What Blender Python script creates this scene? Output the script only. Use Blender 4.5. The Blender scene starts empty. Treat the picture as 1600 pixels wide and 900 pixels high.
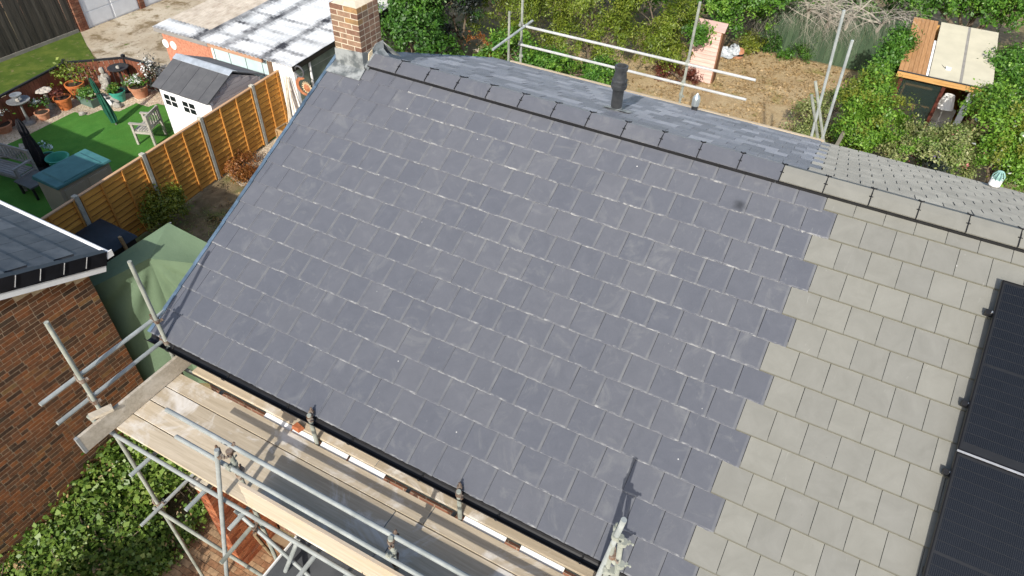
import bpy, math, random
import numpy as np
from math import sin, cos, radians, pi, hypot, atan2, sqrt
from mathutils import Matrix, Vector

S = bpy.context.scene
COL = S.collection
# ------------------------------------------------------------------ camera, sky, sun, exposure
H = 6.1                                     # ridge height over the garden ground (z = 0)
FPX = 1071.97                               # focal length in pixels of the 1600 px wide photograph
CAM = np.array([6.481, -7.172, 4.098 + H])
def cam_axes(p, r, y):
    f = np.array([sin(y)*cos(p), cos(y)*cos(p), -sin(p)])
    rt = np.array([cos(y), -sin(y), 0.0]); up = np.cross(rt, f)
    return cos(r)*rt + sin(r)*up, -sin(r)*rt + cos(r)*up, f
RT, UP, FW = cam_axes(radians(42.4304), radians(1.8494), radians(-27.058))
cd = bpy.data.cameras.new('camera'); co = bpy.data.objects.new('camera', cd); COL.objects.link(co)
cd.sensor_width = 36; cd.lens = FPX/1600*36; cd.clip_start = 0.1; cd.clip_end = 1000
co.matrix_world = Matrix(((RT[0], UP[0], -FW[0], CAM[0]), (RT[1], UP[1], -FW[1], CAM[1]), (RT[2], UP[2], -FW[2], CAM[2]), (0, 0, 0, 1)))
S.camera = co
SUN_EL, SUN_AZ = radians(33), radians(100.5)   # light travels towards azimuth 100 deg (from +X), i.e. to the back
ldir = Vector((cos(SUN_AZ)*cos(SUN_EL), sin(SUN_AZ)*cos(SUN_EL), -sin(SUN_EL)))
w = bpy.data.worlds.new('World'); S.world = w; w.use_nodes = True
nt = w.node_tree; bg = nt.nodes['Background']
sky = nt.nodes.new('ShaderNodeTexSky'); sky.sky_type = 'NISHITA'; sky.sun_disc = False
sky.sun_elevation = SUN_EL; sky.dust_density = 2.0; sky.ozone_density = 0.8
sky.sun_rotation = atan2(-ldir.x, -ldir.y)
nt.links.new(sky.outputs[0], bg.inputs[0]); bg.inputs[1].default_value = 0.15
sl = bpy.data.lights.new('sun', 'SUN'); sl.energy = 3.8; sl.angle = radians(0.5); sl.color = (1.0, 0.95, 0.87)
so = bpy.data.objects.new('sun', sl); COL.objects.link(so); so.rotation_euler = ldir.to_track_quat('-Z', 'Y').to_euler(); so.location = (0, -20, 20)
S.view_settings.view_transform = 'Standard'; S.view_settings.look = 'None'
S.view_settings.exposure = 0.47; S.view_settings.gamma = 1.0; S.view_settings.use_curve_mapping = False
S.render.engine = 'CYCLES'

# ------------------------------------------------------------------ pixel helpers (a pixel gives a direction, the plane gives the distance)
def ray(u, v): return RT*((u-800)/FPX) - UP*((v-450)/FPX) + FW
def pz(u, v, z=0.0): d = ray(u, v); return CAM + d*((z-CAM[2])/d[2])
def py(u, v, y): d = ray(u, v); return CAM + d*((y-CAM[1])/d[1])
def px(u, v, x): d = ray(u, v); return CAM + d*((x-CAM[0])/d[0])
def hz(u, v, X, Y):
    d = ray(u, v); t = ((X-CAM[0])*d[0]+(Y-CAM[1])*d[1])/(d[0]**2+d[1]**2); return float((CAM+d*t)[2])
R = random.Random(7)
ZF = -0.9                                   # ground in front of the houses lies lower than the rear gardens
STAIN = (0.0, 0.0, -50.0)

# ------------------------------------------------------------------ objects
def tag(o, label=None, cat=None, group=None, kind=None):
    if label: o['label'] = label
    if cat: o['category'] = cat
    if group: o['group'] = group
    if kind: o['kind'] = kind
    return o
def thing(name, label, cat, loc=(0, 0, 0), group=None):
    o = bpy.data.objects.new(name, None); COL.objects.link(o); o.location = Vector([float(c) for c in loc]); o.empty_display_size = 0.2
    return tag(o, label, cat, group)
def org(p):
    v = Vector((0, 0, 0))
    while p is not None: v += p.location; p = p.parent
    return v
def place(name, mesh, M4, parent=None):
    o = bpy.data.objects.new(name, mesh); COL.objects.link(o); o.parent = parent
    o.matrix_basis = Matrix.Translation(-org(parent)) @ M4
    return o
class MB:
    def __init__(s): s.v = []; s.f = []; s.m = []
    def add(s, vs, fs, mi=0):
        b = len(s.v); s.v += [tuple(float(c) for c in p) for p in vs]; s.f += [tuple(i+b for i in f) for f in fs]; s.m += [mi]*len(fs); return s
    def box(s, x0, x1, y0, y1, z0, z1, mi=0):
        return s.hexa([(x0, y0, z0), (x1, y0, z0), (x1, y1, z0), (x0, y1, z0), (x0, y0, z1), (x1, y0, z1), (x1, y1, z1), (x0, y1, z1)], mi)
    def hexa(s, p, mi=0):
        return s.add(p, [(0, 3, 2, 1), (4, 5, 6, 7), (0, 1, 5, 4), (1, 2, 6, 5), (2, 3, 7, 6), (3, 0, 4, 7)], mi)
    def bar(s, a, b, w, h, up=(0, 0, 1), mi=0):
        a = Vector(a); b = Vector(b); d = (b-a).normalized(); u = Vector(up); sd = d.cross(u)
        if sd.length < 1e-4: sd = d.cross(Vector((0, 1, 0)))
        sd.normalize(); u = sd.cross(d).normalized(); sd *= w/2; u *= h/2
        return s.hexa([a-sd-u, a+sd-u, b+sd-u, b-sd-u, a-sd+u, a+sd+u, b+sd+u, b-sd+u], mi)
    def prism(s, poly, z0, z1, mi=0):
        n = len(poly); vs = [(p[0], p[1], z0) for p in poly]+[(p[0], p[1], z1) for p in poly]
        return s.add(vs, [tuple(range(n-1, -1, -1)), tuple(range(n, 2*n))]+[(i, (i+1) % n, n+(i+1) % n, n+i) for i in range(n)], mi)
    def extr(s, poly, d, mi=0):
        n = len(poly); d = Vector(d); vs = [Vector(p) for p in poly]; vs = vs+[p+d for p in vs]
        return s.add(vs, [tuple(range(n-1, -1, -1)), tuple(range(n, 2*n))]+[(i, (i+1) % n, n+(i+1) % n, n+i) for i in range(n)], mi)
    def tube(s, pts, rs, n=10, caps=True, mi=0):
        pts = [Vector(p) for p in pts]
        if not hasattr(rs, '__len__'): rs = [rs]*len(pts)
        b = len(s.v); prev = None
        for i, p in enumerate(pts):
            d = (pts[min(i+1, len(pts)-1)]-pts[max(i-1, 0)]).normalized()
            if prev is None:
                u = d.orthogonal().normalized()
            else:
                u = (prev-d*prev.dot(d))
                u = u.normalized() if u.length > 1e-5 else d.orthogonal().normalized()
            prev = u; q = d.cross(u)
            for k in range(n):
                a = 2*pi*k/n; s.v.append(tuple(p+(u*cos(a)+q*sin(a))*rs[i]))
        for i in range(len(pts)-1):
            for k in range(n):
                s.f.append((b+i*n+k, b+i*n+(k+1) % n, b+(i+1)*n+(k+1) % n, b+(i+1)*n+k)); s.m.append(mi)
        if caps:
            s.f.append(tuple(b+k for k in range(n-1, -1, -1))); s.m.append(mi)
            e = b+(len(pts)-1)*n; s.f.append(tuple(e+k for k in range(n))); s.m.append(mi)
        return s
    def pipe(s, a, b, r=0.0242, wall=0.006, n=14, mi=0):
        a = Vector(a); b = Vector(b); d = (b-a).normalized()
        e = d*0.12
        i = r-wall
        return s.tube([a+e, a+d*0.001, a, b, b-d*0.001, b-e], [i, i, r, r, i, i], n, True, mi)
    def lathe(s, prof, c=(0, 0, 0), n=16, mi=0, ax=None):
        b = len(s.v)
        for (r, z) in prof:
            for k in range(n):
                a = 2*pi*k/n; s.v.append((c[0]+r*cos(a), c[1]+r*sin(a), c[2]+z))
        for i in range(len(prof)-1):
            for k in range(n):
                s.f.append((b+i*n+k, b+i*n+(k+1) % n, b+(i+1)*n+(k+1) % n, b+(i+1)*n+k)); s.m.append(mi)
        s.f.append(tuple(b+k for k in range(n-1, -1, -1))); s.m.append(mi)
        e = b+(len(prof)-1)*n; s.f.append(tuple(e+k for k in range(n))); s.m.append(mi)
        return s
    def blob(s, c, r, seed=0, amp=0.2, n=10, mi=0):
        q = random.Random(seed); r = r if hasattr(r, '__len__') else (r, r, r); b = len(s.v); rows = n//2+1
        for i in range(rows):
            t = pi*i/(rows-1)
            for k in range(n):
                a = 2*pi*k/n; j = 1+q.uniform(-amp, amp)
                s.v.append((c[0]+r[0]*j*sin(t)*cos(a), c[1]+r[1]*j*sin(t)*sin(a), c[2]+r[2]*j*cos(t)))
        for i in range(rows-1):
            for k in range(n):
                s.f.append((b+i*n+k, b+(i+1)*n+k, b+(i+1)*n+(k+1) % n, b+i*n+(k+1) % n)); s.m.append(mi)
        return s
    def mesh(s, name, mats):
        me = bpy.data.meshes.new(name); me.from_pydata(s.v, [], s.f)
        for m in (mats if isinstance(mats, (list, tuple)) else [mats]): me.materials.append(m)
        if any(s.m): me.polygons.foreach_set('material_index', s.m)
        me.update(); return me
    def build(s, name, mats, parent=None, smooth=False, kind=None, bevel=0):
        o0 = org(parent) if parent is not None else Vector((0, 0, 0))
        if o0.length: s.v = [(p[0]-o0.x, p[1]-o0.y, p[2]-o0.z) for p in s.v]
        me = s.mesh(name, mats)
        if smooth:
            me.polygons.foreach_set('use_smooth', [True]*len(me.polygons))
        o = bpy.data.objects.new(name, me); COL.objects.link(o); o.parent = parent
        if smooth:
            md = o.modifiers.new('es', 'EDGE_SPLIT'); md.split_angle = radians(38)
        if bevel:
            md = o.modifiers.new('bv', 'BEVEL'); md.width = bevel; md.segments = 2; md.limit_method = 'ANGLE'
        if kind: o['kind'] = kind
        return o

# ------------------------------------------------------------------ materials
def node(t, ty, **k):
    n = t.nodes.new(ty)
    for a, b in k.items():
        if a.startswith('i_'): n.inputs[int(a[2:])].default_value = b
        else: setattr(n, a, b)
    return n
def base(name):
    m = bpy.data.materials.new(name); m.use_nodes = True; t = m.node_tree
    return m, t, t.nodes['Principled BSDF']
def c4(c): return (c[0], c[1], c[2], 1)
def mixc(t, a, b, f, mode='MIX'):
    n = t.nodes.new('ShaderNodeMix'); n.data_type = 'RGBA'; n.blend_type = mode
    for sk, val in ((n.inputs[6], a), (n.inputs[7], b), (n.inputs[0], f)):
        if hasattr(val, 'is_output'): t.links.new(val, sk)
        elif isinstance(val, (tuple, list)): sk.default_value = c4(val)
        else: sk.default_value = val
    return n.outputs[2]
def ramp(t, fac, stops, interp='LINEAR'):
    n = t.nodes.new('ShaderNodeValToRGB'); e = n.color_ramp; e.interpolation = interp
    while len(e.elements) < len(stops): e.elements.new(0.5)
    for el, (p, c) in zip(e.elements, stops):
        el.position = p; el.color = c4(c) if hasattr(c, '__len__') else (c, c, c, 1)
    t.links.new(fac, n.inputs[0]); return n.outputs[0]
def noise(t, co, scale, detail=6, rough=0.6, dist=0.0):
    n = node(t, 'ShaderNodeTexNoise'); n.inputs['Scale'].default_value = scale; n.inputs['Detail'].default_value = detail
    n.inputs['Roughness'].default_value = rough; n.inputs['Distortion'].default_value = dist
    if co is not None: t.links.new(co, n.inputs['Vector'])
    return n.outputs[0]
def mapping(t, co, sc=(1, 1, 1), rot=(0, 0, 0), loc=(0, 0, 0)):
    n = node(t, 'ShaderNodeMapping'); n.inputs['Scale'].default_value = sc; n.inputs['Rotation'].default_value = rot; n.inputs['Location'].default_value = loc
    t.links.new(co, n.inputs['Vector']); return n.outputs[0]
def math_(t, op, a, b=None, clamp=False):
    n = node(t, 'ShaderNodeMath', operation=op, use_clamp=clamp)
    for sk, val in ((n.inputs[0], a), (n.inputs[1], b)):
        if val is None: continue
        if hasattr(val, 'is_output'): t.links.new(val, sk)
        else: sk.default_value = val
    return n.outputs[0]
def bump(t, b, h, strength=0.3, dist=0.01):
    n = node(t, 'ShaderNodeBump'); n.inputs['Strength'].default_value = strength; n.inputs['Distance'].default_value = dist
    t.links.new(h, n.inputs['Height']); t.links.new(n.outputs[0], b.inputs['Normal'])
def objco(t, rnd=True):
    tc = node(t, 'ShaderNodeTexCoord')
    if not rnd: return tc.outputs['Object']
    oi = node(t, 'ShaderNodeObjectInfo')
    sc = node(t, 'ShaderNodeVectorMath', operation='SCALE'); sc.inputs[0].default_value = (37.0, 91.0, 53.0); t.links.new(oi.outputs['Random'], sc.inputs['Scale'])
    ad = node(t, 'ShaderNodeVectorMath', operation='ADD'); t.links.new(tc.outputs['Object'], ad.inputs[0]); t.links.new(sc.outputs[0], ad.inputs[1])
    return ad.outputs[0]
def orand(t, island=False):
    if island: return node(t, 'ShaderNodeNewGeometry').outputs['Random Per Island']
    return node(t, 'ShaderNodeObjectInfo').outputs['Random']
def mat(name, col, rough=0.7, var=0.15, scale=6, col2=None, bmp=0.15, bscale=40, metal=0.0, rnd=0.0, spec=0.35, stretch=(1, 1, 1), bdist=0.004, sharp=0.0, island=False):
    m, t, b = base(name); co = mapping(t, objco(t), stretch)
    n = noise(t, co, scale)
    lo, hi = (0.35-sharp*0, 0.65)
    if sharp: lo, hi = 0.5-0.15*(1-sharp), 0.5+0.15*(1-sharp)
    c2 = col2 if col2 else tuple(min(1, c*(1+var)) for c in col); c1 = col if col2 else tuple(c*(1-var) for c in col)
    out = ramp(t, n, [(lo, c1), (hi, c2)])
    if rnd:
        r = orand(t, island)
        out = mixc(t, out, ramp(t, r, [(0, 1-rnd), (1, 1+rnd)]), 1.0, 'MULTIPLY')
    t.links.new(out, b.inputs['Base Color']); b.inputs['Roughness'].default_value = rough; b.inputs['Metallic'].default_value = metal
    b.inputs['Diffuse Roughness'].default_value = 0.6
    b.inputs['Specular IOR Level'].default_value = spec
    if bmp: bump(t, b, noise(t, co, bscale, 5), bmp, bdist)
    return m
def leafmat(name, cols, trans=0.22, rough=0.45):
    m, t, b = base(name)
    g = node(t, 'ShaderNodeNewGeometry')
    n = noise(t, objco(t, False), 0.9, 3)
    f = math_(t, 'ADD', math_(t, 'MULTIPLY', g.outputs['Random Per Island'], 0.65), math_(t, 'MULTIPLY', math_(t, 'SUBTRACT', n, 0.3), 0.8), True)
    out = ramp(t, f, [(i/(len(cols)-1), c) for i, c in enumerate(cols)])
    t.links.new(out, b.inputs['Base Color']); b.inputs['Roughness'].default_value = rough; b.inputs['Specular IOR Level'].default_value = 0.4
    tr = node(t, 'ShaderNodeBsdfTranslucent'); mx = node(t, 'ShaderNodeMixShader'); mx.inputs[0].default_value = trans
    br = mixc(t, out, (1.5, 1.6, 0.7), 1.0, 'MULTIPLY'); t.links.new(br, tr.inputs[0])
    t.links.new(b.outputs[0], mx.inputs[1]); t.links.new(tr.outputs[0], mx.inputs[2]); t.links.new(mx.outputs[0], t.nodes['Material Output'].inputs[0])
    return m
def slate_mat(name, island=False, edge=True, rear=False):
    m, t, b = base(name)
    tc = node(t, 'ShaderNodeTexCoord'); co = objco(t)
    r = orand(t, island)
    n1 = noise(t, co, 5, 6, 0.65, 0.8)
    c = ramp(t, n1, [(0.3, (0.094, 0.100, 0.118)), (0.6, (0.106, 0.112, 0.131)), (0.75, (0.119, 0.125, 0.143))])
    c = mixc(t, c, ramp(t, r, [(0, (0.93, 0.94, 0.96)), (0.5, (1.0, 1.0, 1.0)), (1, (1.07, 1.06, 1.04))] if not rear else [(0, (0.95, 0.96, 0.98)), (0.6, (1.25, 1.27, 1.3)), (1, (2.0, 2.0, 1.98))]), 1.0, 'MULTIPLY')  # rear: same slate with its colour lifted to imitate sheen on the back slope
    # pale bloom and scuffs
    n2 = noise(t, co, 2.2, 8, 0.7, 1.6)
    c = mixc(t, c, (0.20, 0.205, 0.205), ramp(t, n2, [(0.55, 0.0), (0.82, 0.65)]))
    sc = noise(t, mapping(t, co, (45, 9, 9), (0, 0, 0.6)), 1.0, 6, 0.75, 1.2)
    c = mixc(t, c, (0.24, 0.25, 0.25), math_(t, 'MULTIPLY', ramp(t, sc, [(0.60, 0.0), (0.72, 0.7)]), ramp(t, noise(t, co, 4.5, 3), [(0.5, 0.0), (0.62, 1.0)])))
    # chipped white rim on the lower edge and pale side lap
    if edge and not island:
        sx = node(t, 'ShaderNodeSeparateXYZ'); t.links.new(tc.outputs['Object'], sx.inputs[0])
        ed = ramp(t, sx.outputs[1], [(0.0, 1.0), (0.010, 1.0), (0.017, 0.0)])
        nz = noise(t, mapping(t, co, (14, 50, 14)), 1.0, 5, 0.75)
        n9 = noise(t, co, 3.0, 3)
        c = mixc(t, c, (0.40, 0.40, 0.39), math_(t, 'MULTIPLY', math_(t, 'MULTIPLY', ed, ramp(t, n9, [(0.38, 0.12), (0.62, 1.0)])), ramp(t, nz, [(0.46, 0.0), (0.60, 0.8)])))
        sd = ramp(t, sx.outputs[0], [(0.262, 0.0), (0.272, 0.75), (0.292, 0.75), (0.296, 0.0)])
        nz2 = noise(t, mapping(t, co, (6, 4, 6)), 1.0, 4, 0.6)
        c = mixc(t, c, (0.18, 0.186, 0.192), math_(t, 'MULTIPLY', sd, ramp(t, nz2, [(0.35, 0.1), (0.65, 0.9)])))
    # bird-lime specks
    v = node(t, 'ShaderNodeTexVoronoi'); v.inputs['Scale'].default_value = 3.3; t.links.new(co, v.inputs['Vector'])
    c = mixc(t, c, (0.7, 0.7, 0.68), ramp(t, v.outputs['Distance'], [(0.012, 1.0), (0.024, 0.0)]))
    gp = node(t, 'ShaderNodeNewGeometry'); dd = node(t, 'ShaderNodeVectorMath', operation='DISTANCE'); t.links.new(gp.outputs['Position'], dd.inputs[0]); dd.inputs[1].default_value = STAIN
    c = mixc(t, c, (0.03, 0.032, 0.036), ramp(t, math_(t, 'ADD', dd.outputs['Value'], math_(t, 'MULTIPLY', noise(t, gp.outputs['Position'], 14, 4), 0.08)), [(0.06, 0.8), (0.13, 0.0)]))
    b.inputs['Diffuse Roughness'].default_value = 1.0
    t.links.new(c, b.inputs['Base Color']); b.inputs['Roughness'].default_value = 0.45; b.inputs['Specular IOR Level'].default_value = 0.5
    bump(t, b, noise(t, co, 22, 8, 0.7, 0.6), 0.75 if rear else 0.25, 0.02 if rear else 0.006)
    return m
def tile_mat(name, edge=True):
    m, t, b = base(name); co = objco(t); tc = node(t, 'ShaderNodeTexCoord')
    c = ramp(t, noise(t, co, 4, 7, 0.65, 0.6), [(0.3, (0.176, 0.175, 0.155)), (0.7, (0.210, 0.209, 0.187))])
    c = mixc(t, c, ramp(t, orand(t), [(0, (0.94, 0.94, 0.95)), (1, (1.05, 1.045, 1.03))]), 1.0, 'MULTIPLY')
    sx = node(t, 'ShaderNodeSeparateXYZ'); t.links.new(tc.outputs['Object'], sx.inputs[0])
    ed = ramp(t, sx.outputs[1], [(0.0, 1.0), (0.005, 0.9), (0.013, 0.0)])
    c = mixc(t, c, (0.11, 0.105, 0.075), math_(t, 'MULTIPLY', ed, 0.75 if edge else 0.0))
    n3 = noise(t, mapping(t, co, (20, 3, 3), (0, 0, 0.2)), 1.0, 5, 0.7, 1.5)
    c = mixc(t, c, (0.42, 0.42, 0.39), ramp(t, n3, [(0.66, 0.0), (0.8, 0.5)]))
    v = node(t, 'ShaderNodeTexVoronoi'); v.inputs['Scale'].default_value = 4.2; t.links.new(co, v.inputs['Vector'])
    n4 = noise(t, co, 2, 2)
    c = mixc(t, c, (0.75, 0.75, 0.72), math_(t, 'MULTIPLY', ramp(t, v.outputs['Distance'], [(0.03, 1.0), (0.055, 0.0)]), ramp(t, n4, [(0.5, 0), (0.55, 1)])))
    v2 = node(t, 'ShaderNodeTexVoronoi'); v2.inputs['Scale'].default_value = 5.7; t.links.new(mapping(t, co, loc=(3, 7, 1)), v2.inputs['Vector'])
    c = mixc(t, c, (0.10, 0.10, 0.09), ramp(t, v2.outputs['Distance'], [(0.012, 0.9), (0.022, 0.0)]))
    t.links.new(c, b.inputs['Base Color']); b.inputs['Roughness'].default_value = 0.85; b.inputs['Specular IOR Level'].default_value = 0.2
    bump(t, b, noise(t, co, 60, 6, 0.7), 0.2, 0.003)
    return m
def brick_mat(name, stops, island=False, dirt=0.35):
    m, t, b = base(name); co = objco(t); r = orand(t, island)
    c = ramp(t, r, stops, 'LINEAR')
    n = noise(t, co, 14, 7, 0.7, 0.4)
    c = mixc(t, c, ramp(t, n, [(0.3, 0.62), (0.7, 1.3)]), 1.0, 'MULTIPLY')
    n2 = noise(t, co, 5, 4, 0.6)
    c = mixc(t, c, (0.10, 0.085, 0.06), math_(t, 'MULTIPLY', ramp(t, n2, [(0.5, 0), (0.62, 1)]), dirt))
    t.links.new(c, b.inputs['Base Color']); b.inputs['Roughness'].default_value = 0.9; b.inputs['Specular IOR Level'].default_value = 0.15
    bump(t, b, noise(t, co, 90, 5, 0.7), 0.5, 0.004); return m
def brick_tex(name, c1, c2, mortar, sc=1.0, rot=(0, 0, 0)):
    m, t, b = base(name); co = mapping(t, objco(t, False), (1, 1, 1), rot)
    n = node(t, 'ShaderNodeTexBrick'); t.links.new(co, n.inputs['Vector'])
    n.inputs['Color1'].default_value = c4(c1); n.inputs['Color2'].default_value = c4(c2); n.inputs['Mortar'].default_value = c4(mortar)
    n.inputs['Scale'].default_value = sc; n.inputs['Mortar Size'].default_value = 0.006; n.inputs['Brick Width'].default_value = 0.225; n.inputs['Row Height'].default_value = 0.075
    c = mixc(t, n.outputs[0], ramp(t, noise(t, co, 3, 6), [(0.3, 0.7), (0.7, 1.2)]), 1.0, 'MULTIPLY')
    t.links.new(c, b.inputs['Base Color']); b.inputs['Roughness'].default_value = 0.9
    bump(t, b, math_(t, 'ADD', math_(t, 'SUBTRACT', 1.0, n.outputs['Fac']), math_(t, 'MULTIPLY', noise(t, co, 60), 0.3)), 0.5, 0.006); return m
def wood_mat(name, a, bcol, grain=(2, 40, 40), rough=0.75, stain=None, rnd=0.12, spots=0.0, stain_amt=0.6):
    m, t, b = base(name); co = objco(t); g = mapping(t, co, grain)
    n = noise(t, g, 1.0, 8, 0.65, 0.5)
    c = ramp(t, n, [(0.32, a), (0.68, bcol)])
    c = mixc(t, c, ramp(t, orand(t), [(0, 1-rnd), (1, 1+rnd)]), 1.0, 'MULTIPLY')
    if stain:
        c = mixc(t, c, stain, math_(t, 'MULTIPLY', ramp(t, noise(t, co, 1.3, 6, 0.7, 0.8), [(0.52, 0), (0.64, 1)]), stain_amt))
    if spots:
        v = node(t, 'ShaderNodeTexVoronoi'); v.inputs['Scale'].default_value = 2.3; t.links.new(co, v.inputs['Vector'])
        c = mixc(t, c, tuple(x*0.35 for x in a), ramp(t, math_(t, 'ADD', v.outputs['Distance'], math_(t, 'MULTIPLY', noise(t, co, 18, 3), 0.06)), [(0.055, spots), (0.10, 0.0)]))
    t.links.new(c, b.inputs['Base Color']); b.inputs['Roughness'].default_value = rough; b.inputs['Specular IOR Level'].default_value = 0.25
    bump(t, b, n, 0.25, 0.004); return m
def gravel_mat(name, cols, scale=30, bs=0.9):
    m, t, b = base(name); co = objco(t, False)
    v = node(t, 'ShaderNodeTexVoronoi'); v.inputs['Scale'].default_value = scale; t.links.new(co, v.inputs['Vector'])
    s = node(t, 'ShaderNodeSeparateColor'); t.links.new(v.outputs['Color'], s.inputs[0])
    c = ramp(t, s.outputs[0], [(i/(len(cols)-1), k) for i, k in enumerate(cols)])
    c = mixc(t, c, ramp(t, noise(t, co, 0.8, 5), [(0.35, 0.75), (0.65, 1.15)]), 1.0, 'MULTIPLY')
    t.links.new(c, b.inputs['Base Color']); b.inputs['Roughness'].default_value = 0.9
    bump(t, b, math_(t, 'SUBTRACT', 1.0, v.outputs['Distance']), bs, 0.02); return m
def patch_mat(name, layers, rough=0.95, bs=0.6, bscale=50, bdist=0.02):
    # layers: (colour, noise scale, lo, hi) painted one over the other
    m, t, b = base(name); co = objco(t, False); c = None
    for i, (col, sc, lo, hi) in enumerate(layers):
        if c is None: c = mixc(t, tuple(x*0.8 for x in col), tuple(x*1.15 for x in col), noise(t, co, sc, 6))
        else: c = mixc(t, c, col, ramp(t, noise(t, mapping(t, co, loc=(i*7.1, i*3.3, 0)), sc, 7, 0.68, 0.3), [(lo, 0), (hi, 1)]))
    t.links.new(c, b.inputs['Base Color']); b.inputs['Roughness'].default_value = rough; b.inputs['Specular IOR Level'].default_value = 0.15
    bump(t, b, noise(t, co, bscale, 6, 0.75), bs, bdist); return m
def glass_mat(name, col=(0.03, 0.04, 0.045), rough=0.05, alpha=1.0):
    m, t, b = base(name); b.inputs['Base Color'].default_value = c4(col); b.inputs['Roughness'].default_value = rough
    b.inputs['Specular IOR Level'].default_value = 0.6; b.inputs['Alpha'].default_value = alpha; return m
GALV = mat('galvanised', (0.25, 0.275, 0.268), 0.5, 0.12, 5, (0.37, 0.395, 0.385), 0.12, 60, metal=0.15, rnd=0.1, spec=0.4)
GALV2 = mat('galvanised_old', (0.20, 0.215, 0.185), 0.55, 0.1, 6, (0.33, 0.345, 0.30), 0.15, 50, metal=0.12, rnd=0.12)
RUST = mat('rusty_steel', (0.13, 0.065, 0.035), 0.75, 0.1, 18, (0.30, 0.27, 0.23), 0.3, 70, metal=0.3, rnd=0.3)
BLACKP = mat('black_plastic', (0.012, 0.012, 0.013), 0.4, 0.2, 8, bmp=0.05)
WHITE = mat('white_plastic', (0.74, 0.74, 0.72), 0.5, 0.06, 3, bmp=0.05)
# ================================================================== THE SETTING: ground sheets
GROUND = patch_mat('earth', [((0.21, 0.16, 0.09), 1.2, 0, 0), ((0.36, 0.28, 0.16), 2.5, 0.45, 0.7), ((0.13, 0.15, 0.045), 1.0, 0.5, 0.66), ((0.13, 0.09, 0.05), 5, 0.52, 0.7)])
MB().add([(-150, -150, ZF), (150, -150, ZF), (150, -3.7, ZF), (-150, -3.7, ZF), (150, -2.3, 0), (-150, -2.3, 0), (150, 150, 0), (-150, 150, 0)], [(0, 1, 2, 3), (3, 2, 4, 5), (5, 4, 6, 7)]).build('ground', GROUND, kind='structure')
def sheet(name, pts, z, m, kind='structure'):
    p = [(q[0], q[1]) for q in pts]
    a = sum(p[i][0]*p[(i+1) % len(p)][1]-p[(i+1) % len(p)][0]*p[i][1] for i in range(len(p)))
    if a < 0: p = p[::-1]
    return MB().add([(x, y, z) for x, y in p], [tuple(range(len(p)))]).build(name, m, kind=kind)

# ================================================================== HOUSE WITH THE NEW SLATE ROOF, AND ITS GREY-TILED HALF
TH = radians(26.3327); TR = radians(22.2); GA = 0.325; TW = 0.2963
uF = Vector((0, cos(TH), sin(TH))); nF = Vector((0, -sin(TH), cos(TH)))
uR = Vector((0, -cos(TR), sin(TR))); nR = Vector((0, sin(TR), cos(TR)))
RIDGE = Vector((0, 0, H))
def roofF(s, t, h=0): return RIDGE + Vector((s, 0, 0)) - uF*t + nF*h
def roofR(s, t, h=0): return RIDGE + Vector((s, 0, 0)) - uR*t + nR*h
def pxF(u, v, h=0.0):
    d = Vector(ray(u, v)); c = Vector(CAM); q = c + d*(((RIDGE+nF*h)-c).dot(nF)/d.dot(nF)); return q.x, -(q-RIDGE-nF*h).dot(uF)
def pxR(u, v, h=0.0):
    d = Vector(ray(u, v)); c = Vector(CAM); q = c + d*(((RIDGE+nR*h)-c).dot(nR)/d.dot(nR)); return q.x, -(q-RIDGE-nR*h).dot(uR)
_s, _t = pxF(1156, 321); STAIN = tuple(roofF(_s, _t))
SLATE = slate_mat('dark_slate'); SLATE_I = slate_mat('dark_slate_rear_lit', True, rear=True); SLATE_J = slate_mat('dark_slate_joined', True); TILE = tile_mat('grey_tile')
DECK = mat('roof_underlay', (0.018, 0.018, 0.02), 0.9, bmp=0)
BRICKWALL = brick_tex('house_brick', (0.22, 0.09, 0.05), (0.13, 0.06, 0.04), (0.33, 0.28, 0.21), rot=(pi/2, 0, 0))
def tile_mb(mb, wd, L=0.385, th=0.012, jag=0.0028, seed=0, lip=0.014, gap=0.0055, f=lambda x, y, z: (x, y, z)):
    q = random.Random(seed); g = gap; xs = [g/2]; n = 9
    e1 = wd-g/2-lip if lip and wd > 0.1 else wd-g/2
    xs = [g/2+(e1-g/2)*i/n for i in range(n+1)]
    bx = [(x, q.uniform(-jag, jag)+(q.choice((0, 0, 0, 1))*q.uniform(0, jag*1.6))) for x in xs]
    vs = []; fs = []
    for x, y in bx: vs += [f(x, y, th), f(x, L, th), f(x, y-0.002*bool(jag), 0)]
    for i in range(n):
        a, b = i*3, i*3+3; fs += [(a, b, b+1, a+1), (a+2, b+2, b, a)]
    k = len(vs); vs.append(f(xs[0], L, 0)); fs.append((2, 0, 1, k))
    e = n*3; z2 = th-0.0045
    if lip and wd > 0.1:
        x2 = wd-g/2; k = len(vs)
        vs += [f(e1, bx[-1][1], z2), f(e1, L, z2), f(x2, bx[-1][1]+0.001, z2), f(x2, L, z2), f(x2, bx[-1][1], 0), f(x2, L, 0)]
        fs += [(e, k, k+1, e+1), (k, k+2, k+3, k+1), (e+2, k+4, k+2, k), (k+2, k+4, k+5, k+3)]
    else:
        k = len(vs); vs.append(f(xs[-1], L, 0)); fs.append((e, e+2, k, e+1))
    mb.add(vs, fs)
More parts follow.
